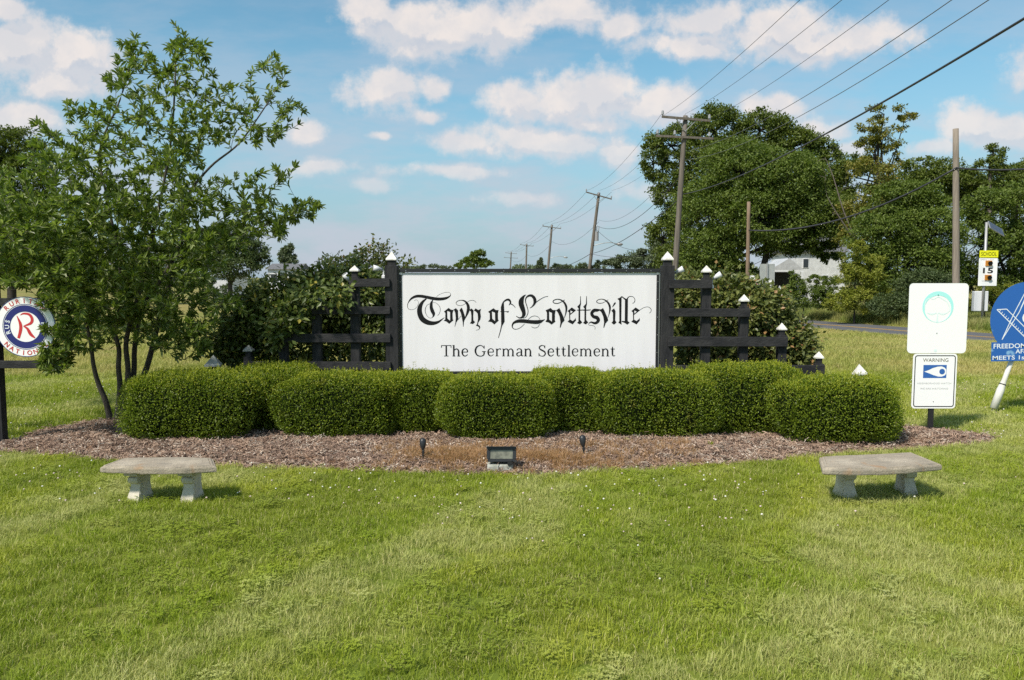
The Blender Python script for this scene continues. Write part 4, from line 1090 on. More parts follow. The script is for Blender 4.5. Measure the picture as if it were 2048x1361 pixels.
for dx in (0, 84):
    letter([('p', [(x + dx, y) for x, y in [(989, 90), (996, 90), (1000, 200), (990, 240), (990, 425), (1020, 460), (985, 489), (946, 468), (965, 445), (965, 262), (946, 240), (985, 195)]]),
            ('s', [(945 + dx, 287, 13), (990 + dx, 287, 13), (1040 + dx, 284, 12), (1052 + dx, 275 if dx else 284, 6)])], T2, S2)
letter([('s', [(1285, 280, 8), (1228, 288, 40), (1182, 292, 46), (1152, 335, 44), (1178, 378, 44), (1222, 392, 52), (1246, 425, 48), (1226, 460, 40), (1190, 470, 32), (1140, 456, 18), (1110, 482, 6), (1120, 500, 5), (1170, 505, 5), (1200, 525, 5), (1198, 560, 5)])], T2, S2)
letter([('p', [(1482, 172), (1491, 190), (1446, 247), (1440, 240), (1462, 190)]), ('p', [(1465, 260), (1487, 300), (1483, 430), (1503, 460), (1466, 492), (1432, 465), (1452, 440), (1450, 322), (1428, 295)])], T2, S2)
letter([('p', [(1510, 126), (1545, 112), (1572, 88), (1582, 100), (1570, 112), (1570, 445), (1575, 492), (1528, 465), (1542, 440), (1536, 150)])], T2, S2)
letter([('p', [(1572, 88), (1620, 120), (1645, 130), (1660, 110), (1660, 440), (1688, 462), (1655, 492), (1620, 468), (1575, 450), (1575, 438), (1618, 440), (1618, 145), (1575, 104)]),
        ('s', [(1645, 140, 22), (1665, 105, 11), (1700, 92, 7), (1740, 105, 7), (1758, 145, 8), (1745, 180, 7), (1722, 190, 5)])], T2, S2)

# second line in light roman capitals and small letters, drawn the same way; units: x-height 62, capitals 85
def serif(ch):
    th, tn = 11, 5
    def bar(x, y0, y1, w_=th): return ('s', [(x, y0, w_), (x, (y0 + y1) / 2, w_), (x, y1, w_)])
    def hb(x0, x1, y, w_=tn): return ('s', [(x0, y, w_), ((x0 + x1) / 2, y, w_), (x1, y, w_)])
    if ch == 'T': return 74, [bar(37, 84, 2), hb(22, 52, 2), hb(3, 71, 83), bar(4, 85, 66, 5), bar(70, 85, 66, 5)]
    if ch == 'h': return 60, [bar(12, 86, 2), hb(2, 22, 2), hb(3, 12, 84), ('s', [(13, 44, 5), (26, 56, 7), (38, 54, 9), (45, 40, th), (45, 20, th), (45, 2, th)]), hb(36, 56, 2)]
    if ch == 'e': return 52, [('s', [(7, 33, 5), (25, 33, 5), (44, 33, 5)]), ('s', [(44, 33, 8), (41, 50, 8), (27, 59, 6), (12, 50, 9), (7, 31, 11), (13, 10, 10), (28, 2, 6), (45, 14, 4)])]
    if ch == 'G': return 86, [('s', [(68, 62, 6), (58, 78, 6), (40, 84, 6), (18, 72, 10), (8, 43, 12), (18, 12, 10), (42, 1, 6), (62, 8, 7), (68, 20, 9), (68, 36, 10)]), hb(54, 80, 37), bar(69, 83, 60, 4)]
    if ch == 'r': return 44, [bar(13, 58, 2), hb(3, 24, 2), hb(4, 13, 56), ('s', [(14, 40, 5), (24, 55, 6), (36, 57, 8), (38, 50, 8)])]
    if ch == 'm': return 92, [bar(12, 58, 2), hb(2, 22, 2), hb(3, 12, 56)] + [k for dx in (0, 32) for k in (('s', [(13 + dx, 44, 5), (25 + dx, 56, 7), (37 + dx, 54, 9), (44 + dx, 40, th), (44 + dx, 20, th), (44 + dx, 2, th)]), hb(35 + dx, 54 + dx, 2))]
    if ch == 'n': return 60, [bar(12, 58, 2), hb(2, 22, 2), hb(3, 12, 56), ('s', [(13, 44, 5), (26, 56, 7), (38, 54, 9), (45, 40, th), (45, 20, th), (45, 2, th)]), hb(36, 56, 2)]
    if ch == 'a': return 54, [('s', [(10, 46, 9), (16, 56, 6), (28, 58, 7), (39, 50, 10), (40, 30, th), (40, 10, th), (46, 3, 6), (53, 6, 4)]), ('s', [(39, 34, 4), (22, 30, 6), (9, 20, 10), (12, 6, 9), (24, 2, 6), (39, 12, 4)])]
    if ch == 'S': return 60, [('s', [(46, 66, 5), (40, 80, 5), (26, 84, 6), (11, 74, 9), (10, 60, 9), (26, 47, 12), (44, 36, 11), (50, 20, 9), (42, 5, 7), (26, 1, 5), (12, 7, 5), (6, 22, 5)]), bar(47, 84, 62, 4), bar(6, 24, 1, 4)]
    if ch == 't': return 38, [('s', [(15, 74, 4), (15, 50, th), (15, 25, th), (17, 8, 9), (25, 2, 5), (34, 8, 4)]), hb(2, 31, 56)]
    if ch == 'l': return 28, [bar(13, 86, 2), hb(3, 24, 2), hb(4, 13, 84)]
    return 32, []
line = 'The German Settlement'; wid = [serif(c)[0] + 3 for c in line]; tot = sum(wid); k = (1672 - 315) / 3.864 / tot; cur = 0
for ch, w_ in zip(line, wid):
    it = serif(ch)[1]
    if it:
        T_ = lambda x, y, c0=cur: (sx_(800 + 315 / 3.864 + (c0 + x) * k), sz_(530 + (706 - y) / 3.864))
        mb = MB()
        for q in it: stroke(mb, [(a, b_, max(c_ * .95, 4.4)) for a, b_, c_ in q[1]], T_, 1)
        mb.build('letter', M['ink'], sign)
    cur += w_


def post(parent, px, top_py, w_, capw, caph, capmat='cap_white', Y=SY, neck=True, name='post', mat_='wood_black_v', dark_rot=None):
    x = at(px, 640, Y)[0]; zt = at(1024, top_py, Y)[2]; zc = zt - caph - (.075 if neck else 0)
    b = MB(); b.box((x, Y, (zc - .25) / 2), (w_, w_, zc + .25), bev=.004)
    p_ = b.build(name, M[mat_], parent)
    if neck:
        n_ = MB(); n_.box((x, Y, zc + .036), (w_ * .62, w_ * .62, .078)); n_.build('neck', M['wood_black_v'], p_)
    c = MB(); cap(c, x, Y, zt - caph, capw, caph); c.build('cap', M[capmat], p_)
    return p_


for px in (785, 1333): post(sign, px, 503, .175, .15, .125)
wings = []
for nm, lab, posts, rails in (
    ('stepped_fence', 'left wing of the stepped black rail fence, partly overgrown by the dark shrub', [(711, 531, .125, .125, .085), (634, 590, .12, .12, .085), (566, 648, .12, .12, .085), (496, 690, .12, .13, .09)],
     [(703, 783, 558, 574), (629, 783, 613, 628), (560, 783, 667, 684), (490, 783, 722, 738)]),
    ('stepped_fence', 'right wing of the stepped black rail fence with four bright white caps', [(1411, 531, .125, .125, .10), (1487, 589, .12, .12, .10), (1564, 646, .12, .115, .10), (1640, 703, .115, .11, .10)],
     [(1334, 1419, 560, 577), (1334, 1495, 617, 633), (1334, 1571, 673, 692), (1334, 1646, 729, 747)])):
    x0 = sx_(posts[0][0]); root = empty(nm, (x0, SY, 0), lab, 'fence', 'stepped fence wings either side of the town sign')
    for i, (px, tp, w_, cw, ch) in enumerate(posts): post(root, px, tp, w_, cw, ch, 'cap_dimmed' if px in (496, 566, 634) else 'cap_white')
    for (a, b_, c, d) in rails:
        L_ = sx_(b_) - sx_(a); mb = MB(); mb.box(((sx_(a) + sx_(b_)) / 2, SY - .088 - .02, (sz_(c) + sz_(d)) / 2), (L_, .042, sz_(c) - sz_(d)), Matrix.Rotation(rng.normal(0, .003), 3, 'Y'), bev=.004)
        mb.build('rail', M['wood_black'], root)

for px, tp, bp, lab, cm_, cw, tilt in ((427, 711, 850, 'short end post with a shade-toned grey cap behind the leftmost boxwood', 'cap_dimmed', .20, .03), (1720, 729, 853, 'short end post with a tilted dirty white cap behind the rightmost boxwood', 'cap_white', .14, -.09)):
    Yp = 10.55 if px < 1000 else 10.75; x = at(px, 740, Yp)[0]; zt = at(px, tp, Yp)[2]; root = empty('end_post', (x, Yp, 0), lab, 'post', 'short end posts of the sign enclosure')
    MB().box((x, Yp, (zt - .17) / 2 - .1), (.125, .125, zt - .17 + .2), bev=.004).build('shaft', M['wood_black_v'], root)
    MB().box((x, Yp, zt - .17 + .03), (.085, .085, .065)).build('neck', M['wood_black_v'], root)
    rot = Matrix.Rotation(tilt, 3, 'Y') @ Matrix.Rotation(R(12), 3, 'Z'); c = MB(); cap(c, x, Yp, zt - .145, cw, .15, .022, rot); c.build('cap', M[cm_], root)

# white floodlights clamped to the posts
def spot(px, py, Y, aim, lab, kind=0):
    p_ = at(px, py, Y); root = empty('floodlight', p_, lab, 'floodlight', 'white floodlights clamped to the fence posts')
    aim = unit(np.array(aim, float)); a = p_ + aim * .02; b = MB()
    b.tube([a, a + aim * .04, a + aim * .05, a + aim * .13], [.020, .024, .034, .044], 12); b.build('lamp_head', M['white_plastic'], root, True)
    b = MB(); b.tube([p_ + [0, 0, -.09], p_ + [0, 0, -.02], a], .012, 8); b.box(p_ + np.array([0, 0, -.10]), (.05, .05, .05), bev=.008); b.build('bracket', M['white_plastic'], root)
    b = MB(); b.tube([a + aim * .131, a + aim * .134], [.036, .036], 12); b.build('lens', M['lens'], root)


spot(701, 566, SY - .02, (-.45, -.3, .75), 'slim white floodlight tilted up left of the left inner post')
spot(767, 540, SY + .08, (-.8, -.3, .15), 'white twin floodlight behind the left sign post')
spot(1348, 548, SY + .08, (.75, -.25, .45), 'white floodlight pointing right beside the right sign post')
spot(1424, 560, SY + .04, (.7, -.2, .5), 'small white floodlight behind the second right hand post')

# ================================================================== OTHER SIGNS
# round club sign on a black frame, far left
YR = gp(4, 889)[1]; cx0, cz0 = at(62, 655, YR)[0], at(62, 653, YR)[2]; Rr = 60 * YR / F
root = empty('round_club_sign', (at(0, 700, YR)[0], YR, 0), 'round white and navy club sign with a red letter on a black timber frame', 'sign')
xp = at(-2, 700, YR)[0]
MB().box((xp - .03, YR, 1.05), (.11, .11, 2.3), bev=.004).build('post', M['wood_black_v'], root)
MB().box((xp - 1.35, YR, 1.05), (.11, .11, 2.3), bev=.004).build('post', M['wood_black_v'], root)
for py in (604, 728):
    MB().box((xp - .35, YR - .075, at(0, py, YR)[2]), (2.05, .04, .095), bev=.004).build('rail', M['wood_black'], root)
yb = YR - .105; b = MB(); b.prism(disc(cx0, cz0, Rr), yb - .006, yb + .006); face = b.build('disc', M['sign_white'], root)
def ringpart(r0, r1, m, y, nm='ring'):
    b = MB(); o_, i_ = ring(cx0, cz0, r0 * Rr, r1 * Rr); b.prism(o_, y - .001, y, [i_]); b.build(nm, m, face)
ringpart(.975, .998, M['navy'], yb - .0065); ringpart(.735, .755, M['navy'], yb - .0065); ringpart(.50, .715, M['navy'], yb - .0065)
def arc_text(b, body, r, a_mid, step_, h_, flip=False, y=yb - .0085):
    n_ = len(body)
    for i, chh in enumerate(body):
        off_ = (i - (n_ - 1) / 2) * step_
        a = R(a_mid - off_ if not flip else a_mid + off_); rot = a - math.pi / 2 if not flip else a + math.pi / 2
        rr_ = r if not flip else r + h_ * .9
        text(b, chh, cx0 + rr_ * math.cos(a), cz0 + rr_ * math.sin(a), y, h_, rot=rot, bold=.02)
b = MB(); arc_text(b, 'RURITAN', .79 * Rr, 90, 14.5, .125 * Rr * 1.25); b.build('lettering', M['red'], face); b = MB(); arc_text(b, 'NATIONAL', .795 * Rr, 270, 13.5, .125 * Rr * 1.25, True); b.build('lettering', M['red'], face)
b = MB(); arc_text(b, 'RUS', .535 * Rr, 180, 17, .12 * Rr * 1.2); b.build('lettering', M['white_print'], face); b = MB(); arc_text(b, 'RD', .535 * Rr, 0, 17, .12 * Rr * 1.2); b.build('lettering', M['white_print'], face)
b = MB(); zlay[0] = 0
def Tc(x, y): return (cx0 + (x - 255) / 245 * Rr, cz0 - (y - 425) / 245 * Rr)
TEXT_Y = yb - .007
stroke(b, [(190, 335, 5), (215, 400, 24), (215, 450, 26), (195, 518, 22)], Tc, 1); stroke(b, [(218, 330, 5), (245, 318, 14), (290, 325, 20), (312, 360, 24), (300, 395, 22), (240, 420, 7)], Tc, 1)
stroke(b, [(240, 420, 7), (270, 440, 20), (295, 485, 26), (328, 515, 10)], Tc, 1); b.build('emblem', M['red'], face)

# white overexposed sign and the warning sign under it, on one black post
YW = gp(1867, 866)[1]; wx = lambda px: at(px, 700, YW)[0]; wz = lambda py: at(1867, py, YW)[2]
root = empty('watch_sign_post', (wx(1867), YW, 0), 'black post carrying a plain white sign above a neighbourhood watch warning sign', 'sign')
MB().box((wx(1867), YW, wz(590) / 2 - .1), (.065, .04, wz(590) + .2), bev=.003).build('post', M['frame_black'], root)
yf = YW - .03
def plate(x0, x1, y0, y1, m, y, th=.004, r=.03, nm='plate', par=root):
    b = MB(); b.prism(rrect((wx(x0) + wx(x1)) / 2, (wz(y0) + wz(y1)) / 2, wx(x1) - wx(x0), wz(y0) - wz(y1), r), y - th, y); return b.build(nm, m, par)
top_ = plate(1811.5, 1929, 567, 706.5, M['sign_white'], yf, r=.055, nm='upper_plate'); low_ = plate(1824.5, 1912.5, 707.5, 816.5, M['sign_white'], yf, r=.045, nm='lower_plate')
top_['label'] = 'blank looking white plate with a faded turquoise tree emblem'; low_['label'] = 'warning plate with a blue eye symbol and black border'
cxa, cza = wx(1869.5), wz(614); pu = YW / F
b = MB(); outer = disc(cxa, cza, 31 * pu, 48); inner = disc(cxa, cza - 4 * pu, 26.5 * pu, 48)[::-1]; b.prism(outer, yf - .0055, yf - .0045, [inner]); b.build('emblem', M['sign_cyan'], top_)
b = MB(); zlay[0] = 0; TEXT_Y = yf - .0048; Tq = lambda x, y: (wx(1640 + x / 3.78), wz(540 + y / 3.78))
stroke(b, [(790, 325, 6), (825, 335, 12), (860, 325, 6)], Tq, 1); stroke(b, [(870, 325, 6), (905, 335, 12), (940, 325, 6)], Tq, 1); stroke(b, [(866, 330, 8), (866, 365, 10), (866, 400, 22)], Tq, 1)
stroke(b, [(860, 600, 20), (862, 610, 20), (862, 618, 20)], Tq, 1); b.build('emblem', M['sign_cyan_faint'], top_)
b = MB(); stroke(b, [(770, 300, 5), (772, 240, 5), (800, 215, 5), (830, 222, 5), (866, 205, 6), (900, 222, 5), (935, 245, 5), (958, 300, 5), (930, 330, 5)], Tq, 1); b.build('emblem', M['sign_cyan_faint'], top_)
for (px, py, m, pp_) in ((1868.6, 590, 'sign_cyan_deep', top_), (1869, 666, 'print_grey', top_), (1868, 802.5, 'frame_black', low_)):
    b = MB(); b.prism(disc(wx(px), wz(py), .008 if py < 700 else .005, 10), yf - .010, yf - .0056); b.build('bolt', M[m], pp_)
b = MB(); o_ = rrect((wx(1828) + wx(1909.5)) / 2, (wz(710.5) + wz(813.5)) / 2, wx(1909.5) - wx(1828), wz(710.5) - wz(813.5), .034); i_ = rrect((wx(1828) + wx(1909.5)) / 2, (wz(710.5) + wz(813.5)) / 2, wx(1909.5) - wx(1828) - .024, wz(710.5) - wz(813.5) - .024, .024)[::-1]
b.prism(o_, yf - .0055, yf - .0045, [i_]); b.build('border', M['frame_black'], low_)
b = MB(); text(b, 'WARNING', wx(1869.5), wz(723.6), yf - .0055, 7.6 * pu, 51 * pu, bold=.0); b.build('lettering', M['print_olive'], low_)
b = MB(); rc = [(wx(1845.5), wz(755.8)), (wx(1892), wz(755.8)), (wx(1892), wz(729.8)), (wx(1845.5), wz(729.8))]
eye = [(1847, 743), (1856, 740), (1864, 736), (1874, 733), (1882, 732.5), (1888, 735), (1891.4, 739), (1891.5, 747), (1889, 750.5), (1883, 753), (1876, 753), (1866, 750), (1856, 746)]
b.prism(rc, yf - .0055, yf - .0045, [[(wx(a), wz(c)) for a, c in eye]]); b.prism(disc(wx(1883.3), wz(743), 5.6 * pu, 24), yf - .0057, yf - .0046); b.build('eye_symbol', M['sign_blue'], low_)
b = MB(); text(b, 'NEIGHBORHOOD WATCH', wx(1868.5), wz(768), yf - .0055, 3.4 * pu, 68 * pu); b.build('lettering', M['print_grey'], low_); b = MB(); text(b, 'WE ARE WATCHING', wx(1868.5), wz(778.5), yf - .0055, 3.4 * pu, 56 * pu); b.build('lettering', M['print_grey'], low_)

# leaning lodge sign, far right
YM = gp(1996, 826)[1]; mx = lambda px: at(px, 650, YM)[0]; mz = lambda py: at(2040, py, YM)[2]; pu = YM / F
root = empty('lodge_sign', (mx(1996), YM, 0), 'round blue lodge sign with compass and square on a leaning white pole', 'sign')
P0 = np.array([mx(1994.5), YM, .04]); P1 = np.array([mx(2062), YM + .03, mz(620)]); ax_ = unit(P1 - P0)
MB().tube([P0 - ax_ * .12, P0 + ax_ * .15], .020, 10).build('ground_stake', M['galv'], root, True)
b = MB(); b.tube([P0 + ax_ * .03, P0 + ax_ * .34, P0 + ax_ * .50, P1], [.058, .056, .036, .034], 16); b.build('pole', M['white_pipe'], root, True)
b = MB(); b.tube([P0 + ax_ * .42 + [0, 0, 0], P0 + ax_ * .435], [.050, .050], 16); b.build('clamp_band', M['frame_black'], root)
cxm, czm = mx(2049), mz(638); r_ = 74 * pu; ym = YM - .06
b = MB(); b.prism(disc(cxm, czm, r_, 64), ym - .004, ym); dsc = b.build('disc', M['masonic_blue'], root)
b = MB(); rt = Matrix.Rotation(R(-1.5), 2); x0, x1, z0, z1 = mx(1978.5) - cxm, -(mx(1978.5) - cxm), mz(721) - czm, mz(683) - czm
rot2 = lambda x, z: (cxm + x * math.cos(R(1.2)) - z * math.sin(R(1.2)), czm + x * math.sin(R(1.2)) + z * math.cos(R(1.2)))
b.prism([rot2(x0, z0), rot2(x1, z0), rot2(x1, z1), rot2(x0, z1)], ym - .007, ym - .0045); pl_ = b.build('name_plate', M['masonic_blue'], root)
b = MB(); lx = mx(1984)
def ltext(b, s_, px0, py, h_, w_):
    text(b, s_, mx(px0) + w_ * pu / 2, mz(py), ym - .008, h_ * pu, w_ * pu, R(1.2), bold=.012)
ltext(b, 'FREEDOM LODGE', 1984, 695.5, 9.6, 118); b.build('lettering', M['white_print'], pl_); b = MB(); ltext(b, 'AF&AM', 2028, 706, 8.8, 44); b.build('lettering', M['white_print'], pl_); b = MB(); ltext(b, 'MEETS 1st FRIDAY', 1983, 718, 8.2, 128)
b.build('lettering', M['white_print'], pl_)
b = MB(); zlay[0] = 0; TEXT_Y = ym - .0045
def Tm(x, y): return (mx(1640 + x / 3.78), mz(540 + y / 3.78))
def Tmm(x, y): q = Tm(x, y); return (2 * cxm - q[0], q[1])
def ln(p_, w_=7, closed=False, T=Tm):
    pts_ = list(p_) + ([p_[0]] if closed else [])
    for a, c in zip(pts_[:-1], pts_[1:]):
        stroke(b, [(a[0], a[1], w_), ((a[0] + c[0]) / 2, (a[1] + c[1]) / 2, w_), (c[0], c[1], w_)], T, 1)
for T in (Tm, Tmm):
    ln([(1520, 165), (1435, 345), (1362, 525), (1480, 320), (1535, 190)], 6, T=T); ln([(1525, 200), (1490, 290)], 5, T=T)
    ln([(1312, 300), (1385, 296), (1546, 450)], 6, T=T); ln([(1312, 300), (1546, 520)], 6, T=T)
    for i in range(13):
        t = i / 13; x, y = 1330 + t * 205, 318 + t * 193; ln([(x, y), (x + 10, y - 16)], 4, T=T)
ln([(1546 + 22 * math.cos(a), 132 + 22 * math.sin(a)) for a in np.linspace(0, 6.283, 13)], 7); ln([(1546 + 8 * math.cos(a), 132 + 8 * math.sin(a)) for a in np.linspace(0, 6.283, 9)], 5)
b.build('compass_and_square', M['white_print'], dsc)
b = MB(); text(b, 'G', cxm, mz(646), ym - .0065, 22 * pu, bold=.04); b.build('letter', M['white_print'], dsc)

# school speed beacon with solar panel, beyond the road
YS = 50.0; qx = lambda px: at(px, 560, YS)[0]; qz = lambda py: at(1970, py, YS)[2]; pu = YS / F
root = empty('school_speed_sign', (qx(1968), YS, float(gz(qx(1968), YS))), 'school zone speed sign with amber beacons and a solar panel on a steel pole', 'sign')
b = MB(); b.tube([(qx(1968), YS, float(gz(qx(1968), YS))), (qx(1968), YS, qz(445))], .085, 10); b.build('pole', M['galv'], root, True)
b = MB(); b.box((qx(1985), YS - .1, qz(458)), (1.05, .9, .05), Matrix.Rotation(R(30), 3, 'Y') @ Matrix.Rotation(R(38), 3, 'X')); sp = b.build('solar_panel', M['galv'], root)
b = MB(); rr = Matrix.Rotation(R(30), 3, 'Y') @ Matrix.Rotation(R(38), 3, 'X')
for i in range(4):
    for j in range(3):
        c = Vector((qx(1985), YS - .1, qz(458))) + rr @ Vector((-.375 + i * .25, -.28 + j * .28, .03)); b.box(c, (.235, .265, .012), rr)
b.build('solar_cells', M['solar'], sp)
def sp_plate(x0, x1, y0, y1, m, y, nm):
    b = MB(); b.box(((qx(x0) + qx(x1)) / 2, y, (qz(y0) + qz(y1)) / 2), (qx(x1) - qx(x0), .02, qz(y0) - qz(y1))); return b.build(nm, m, root)
w1 = sp_plate(1954, 1991, 517, 572, M['sign_white'], YS - .12, 'speed_plate'); y1 = sp_plate(1954.5, 1991.5, 501.5, 515.5, M['yellow'], YS - .125, 'school_plate')
b = MB(); text(b, 'SCHOOL', qx(1973), qz(512.3), YS - .14, 8 * pu, 31 * pu); b.build('lettering', M['ink'], y1)
b = MB(); text(b, '15', qx(1972.5), qz(546.5), YS - .145, 10.5 * pu, 20 * pu, bold=.02); b.build('lettering', M['ink'], w1)
b = MB(); text(b, 'SPEED LIMIT', qx(1970), qz(520.8), YS - .14, 2.6 * pu, 27 * pu); b.build('lettering', M['print_grey'], w1); b = MB(); text(b, 'WHEN FLASHING', qx(1972), qz(563.5), YS - .14, 2.0 * pu, 22 * pu); b.build('lettering', M['print_grey'], w1)
for py in (527, 555.5):
    b = MB(); b.box((qx(1973), YS - .15, qz(py)), (12.5 * pu, .08, 10.5 * pu)); bc = b.build('beacon', M['amber'], root)
    b = MB(); b.tube([(qx(1974.8), YS - .19, qz(py)), (qx(1974.8), YS - .28, qz(py) - .01)], [3.9 * pu, 4.1 * pu], 14); b.build('visor', M['ink'], bc)
cb_ = sp_plate(1952, 1979, 583, 623, M['galv'], YS + .14, 'cabinet')
b = MB(); b.box(((qx(1952) + qx(1979)) / 2, YS + .2, qz(603)), (.88, .35, 1.28), bev=.03); b.build('cabinet_body', M['white_plastic'], cb_)

# backs of road signs left of the house
YB = 52.0; hx = lambda px: at(px, 560, YB)[0]; hz_ = lambda py: at(1530, py, YB)[2]
root = empty('road_sign_back', (hx(1534), YB, float(gz(hx(1534), YB))), 'grey back of a large road sign in front of the white house', 'sign')
MB().box((hx(1534), YB, hz_(549)), (hx(1549) - hx(1519), .02, hz_(528.5) - hz_(570)), bev=.0).build('panel', M['sheet_grey'], root)
MB().box((hx(1533.5), YB - .06, (hz_(526) + gz(hx(1534), YB)) / 2), (.09, .09, float(hz_(526) - gz(hx(1534), YB)))).build('post', M['galv'], root)
MB().box((hx(1542), YB - .03, hz_(564)), (.36, .02, .17)).build('small_plate', M['sign_white'], root)
root = empty('truck_sign', (hx(1514), YB + 1, float(gz(hx(1514), YB + 1))), 'white truck notice over a red ringed no turn sign', 'sign')
MB().box((hx(1516), YB + 1, (hz_(556) + gz(hx(1516), YB)) / 2), (.08, .06, float(hz_(556) - gz(hx(1516), YB)))).build('post', M['galv'], root)
p1 = MB().box((hx(1514.5), YB + .93, hz_(556)), (.42, .02, .30)).build('notice_plate', M['sign_white'], root)
b = MB(); text(b, 'TRUCKS', hx(1514.5), hz_(557.5), YB + .915, .12, .36); b.build('lettering', M['print_grey'], p1)
p2 = MB().box((hx(1516.5), YB + .93, hz_(571)), (.56, .02, .54)).build('turn_plate', M['sign_white'], root)
b = MB(); o_, i_ = ring(hx(1516.5), hz_(570.5), .19, .235, 24); b.prism(o_, YB + .905, YB + .918, [i_]); b.box((hx(1516.5), YB + .90, hz_(570.5)), (.42, .012, .045), Matrix.Rotation(R(45), 3, 'Y')); b.build('red_ring', M['red'], p2)
b = MB(); b.box((hx(1515.8), YB + .91, hz_(572)), (.06, .01, .24)); b.box((hx(1518), YB + .912, hz_(569)), (.18, .01, .06)); b.build('arrow', M['ink'], p2)
root = empty('sign_stand', (hx(1550), YB - 1, float(gz(hx(1550), YB))), 'narrow white A-shaped stand beside the grey sign back', 'stand')
for s_ in (-1, 1):
    MB().box((hx(1549.5) + s_ * .085, YB - 1, hz_(582)), (.05, .05, .72), Matrix.Rotation(-s_ * .24, 3, 'Y')).build('leg', M['white_plastic'], root)
MB().box((hx(1549.5), YB - 1.03, hz_(586)), (.28, .02, .08)).build('crossbar', M['white_plastic'], root)

# ================================================================== BENCHES
def bench(lab, top_front, top_back, legs, zt=.385):
    """top_front / top_back: pixels of the seat's front and back edge, left to right, at seat height"""
    tf_ = catmull(np.array([gp(a, b_, zt - .02)[:2] for a, b_ in top_front]), 6); tb_ = catmull(np.array([gp(a, b_, zt - .005)[:2] for a, b_ in top_back]), 6)
    out = np.vstack([tf_, tb_[::-1]]); c = out.mean(0); root = empty('stone_bench', (c[0], c[1], 0), lab, 'bench', 'cast stone benches on the lawn in front of the bed')
    def ringz(s_, z): return np.column_stack([(out - c) * s_ + c, np.full(len(out), z)])
    n_ = len(out); lv = [(.955, zt - .068), (.99, zt - .064), (1.0, zt - .056), (1.0, zt - .026), (.985, zt - .014), (.955, zt - .012), (.94, zt - .002), (.91, zt - .001), (.90, zt - .007), (.885, zt)]
    Vv = np.vstack([ringz(s_, z) for s_, z in lv]); Vv[:, 2] += .0012 * rng.normal(size=len(Vv)); Fs = [[i * n_ + j, i * n_ + (j + 1) % n_, (i + 1) * n_ + (j + 1) % n_, (i + 1) * n_ + j] for i in range(len(lv) - 1) for j in range(n_)]
    half = n_ // 2; L0 = (len(lv) - 1) * n_
    for i in range(half - 1): Fs.append([L0 + i, L0 + i + 1, L0 + n_ - 2 - i, L0 + n_ - 1 - i]); Fs.append([n_ - 1 - i, n_ - 2 - i, i + 1, i])
    mi = [0 if f[0] >= 4 * n_ else 1 for f in Fs]; me = npmesh('seat', Vv - off(root), Fs, False, None, mi); link('seat', me, [M['stone_top'], M['stone_edge']], root)
    for (fx, fy, ang, sc_w) in legs:
        f0 = gp(fx, fy); d = np.array([math.sin(R(ang)), math.cos(R(ang))]); s_ = np.array([d[1], -d[0]])
        prof = [(a_ * .78 + .01, b_ * .90) for a_, b_ in [(.010, -.03), (.012, .03), (.045, .10), (.078, .16), (.082, .195), (.060, .205), (.034, .220), (.022, .245), (.030, .268), (.062, .278), (.064, .286), (.010, .292), (-.004, .300), (-.004, .356), (.30, .356), (.30, .30), (.275, .27), (.262, .20), (.270, .10), (.30, .03), (.31, -.03)]]
        half_w = lambda z: .050 + .020 * float(smooth(.253, .262, z)) + .016 * (1 - float(smooth(.0, .14, z)))
        Vv = []; m_ = len(prof)
        for sgn in (-1, 1):
            for (dd_, zz) in prof:
                w_ = float(half_w(zz)) * sc_w; p_ = f0[:2] + d * (dd_) + s_ * sgn * w_; Vv.append([p_[0], p_[1], zz])
        Fs = [[j, (j + 1) % m_, m_ + (j + 1) % m_, m_ + j] for j in range(m_)]
        tri = tessellate_polygon([[Vector((a, b_, 0)) for a, b_ in prof]])
        Fs += [list(t) for t in tri] + [[i + m_ for i in t[::-1]] for t in tri]
        b = MB(); b.add(Vv, Fs); lg = b.build('leg', M['stone_leg'], root)
        bm = bmesh.new(); bm.from_mesh(lg.data); bmesh.ops.recalc_face_normals(bm, faces=bm.faces[:]); bm.to_mesh(lg.data); bm.free()
        # carved scrolls standing proud of both cheeks
        b = MB()
        for sgn in (-1, 1):
            for (cd_, cz_, rr_, t0, t1) in ((.075, .212, .022, 20, 330), (.084, .155, .026, 200, 480), (.078, .09, .022, 20, 300), (.074, .042, .018, 180, 460)):
                pts_ = []
                for t in np.linspace(R(t0), R(t1), 12):
                    q = rr_ * (1 - .35 * (t - R(t0)) / (R(t1) - R(t0))); a_, z_ = cd_ + q * math.cos(t), cz_ + q * math.sin(t); w_ = (float(half_w(z_))) * sc_w + .0015
                    p_ = f0[:2] + d * a_ + s_ * sgn * w_; pts_.append([p_[0], p_[1], z_])
                b.tube(pts_, .0055, 5)
        b.build('carved_scroll', M['stone_leg'], lg, True)


bench('left stone bench with rusty brown stains on its seat, splayed carved legs', [(200, 936), (270, 938.5), (350, 939), (433, 935)], [(243, 917), (300, 915.5), (370, 915), (427, 916.5)], [(262, 1010, 12, 1.0), (371, 1010, 5, 1.0)])
bench('right stone bench with a plain grey seat rising to the right', [(1645, 940), (1720, 941.5), (1800, 939), (1884, 931)], [(1638, 914), (1700, 911), (1770, 908), (1826, 904.5)], [(1705, 1002, -7, 1.0), (1826, 997, -3, 1.0)])

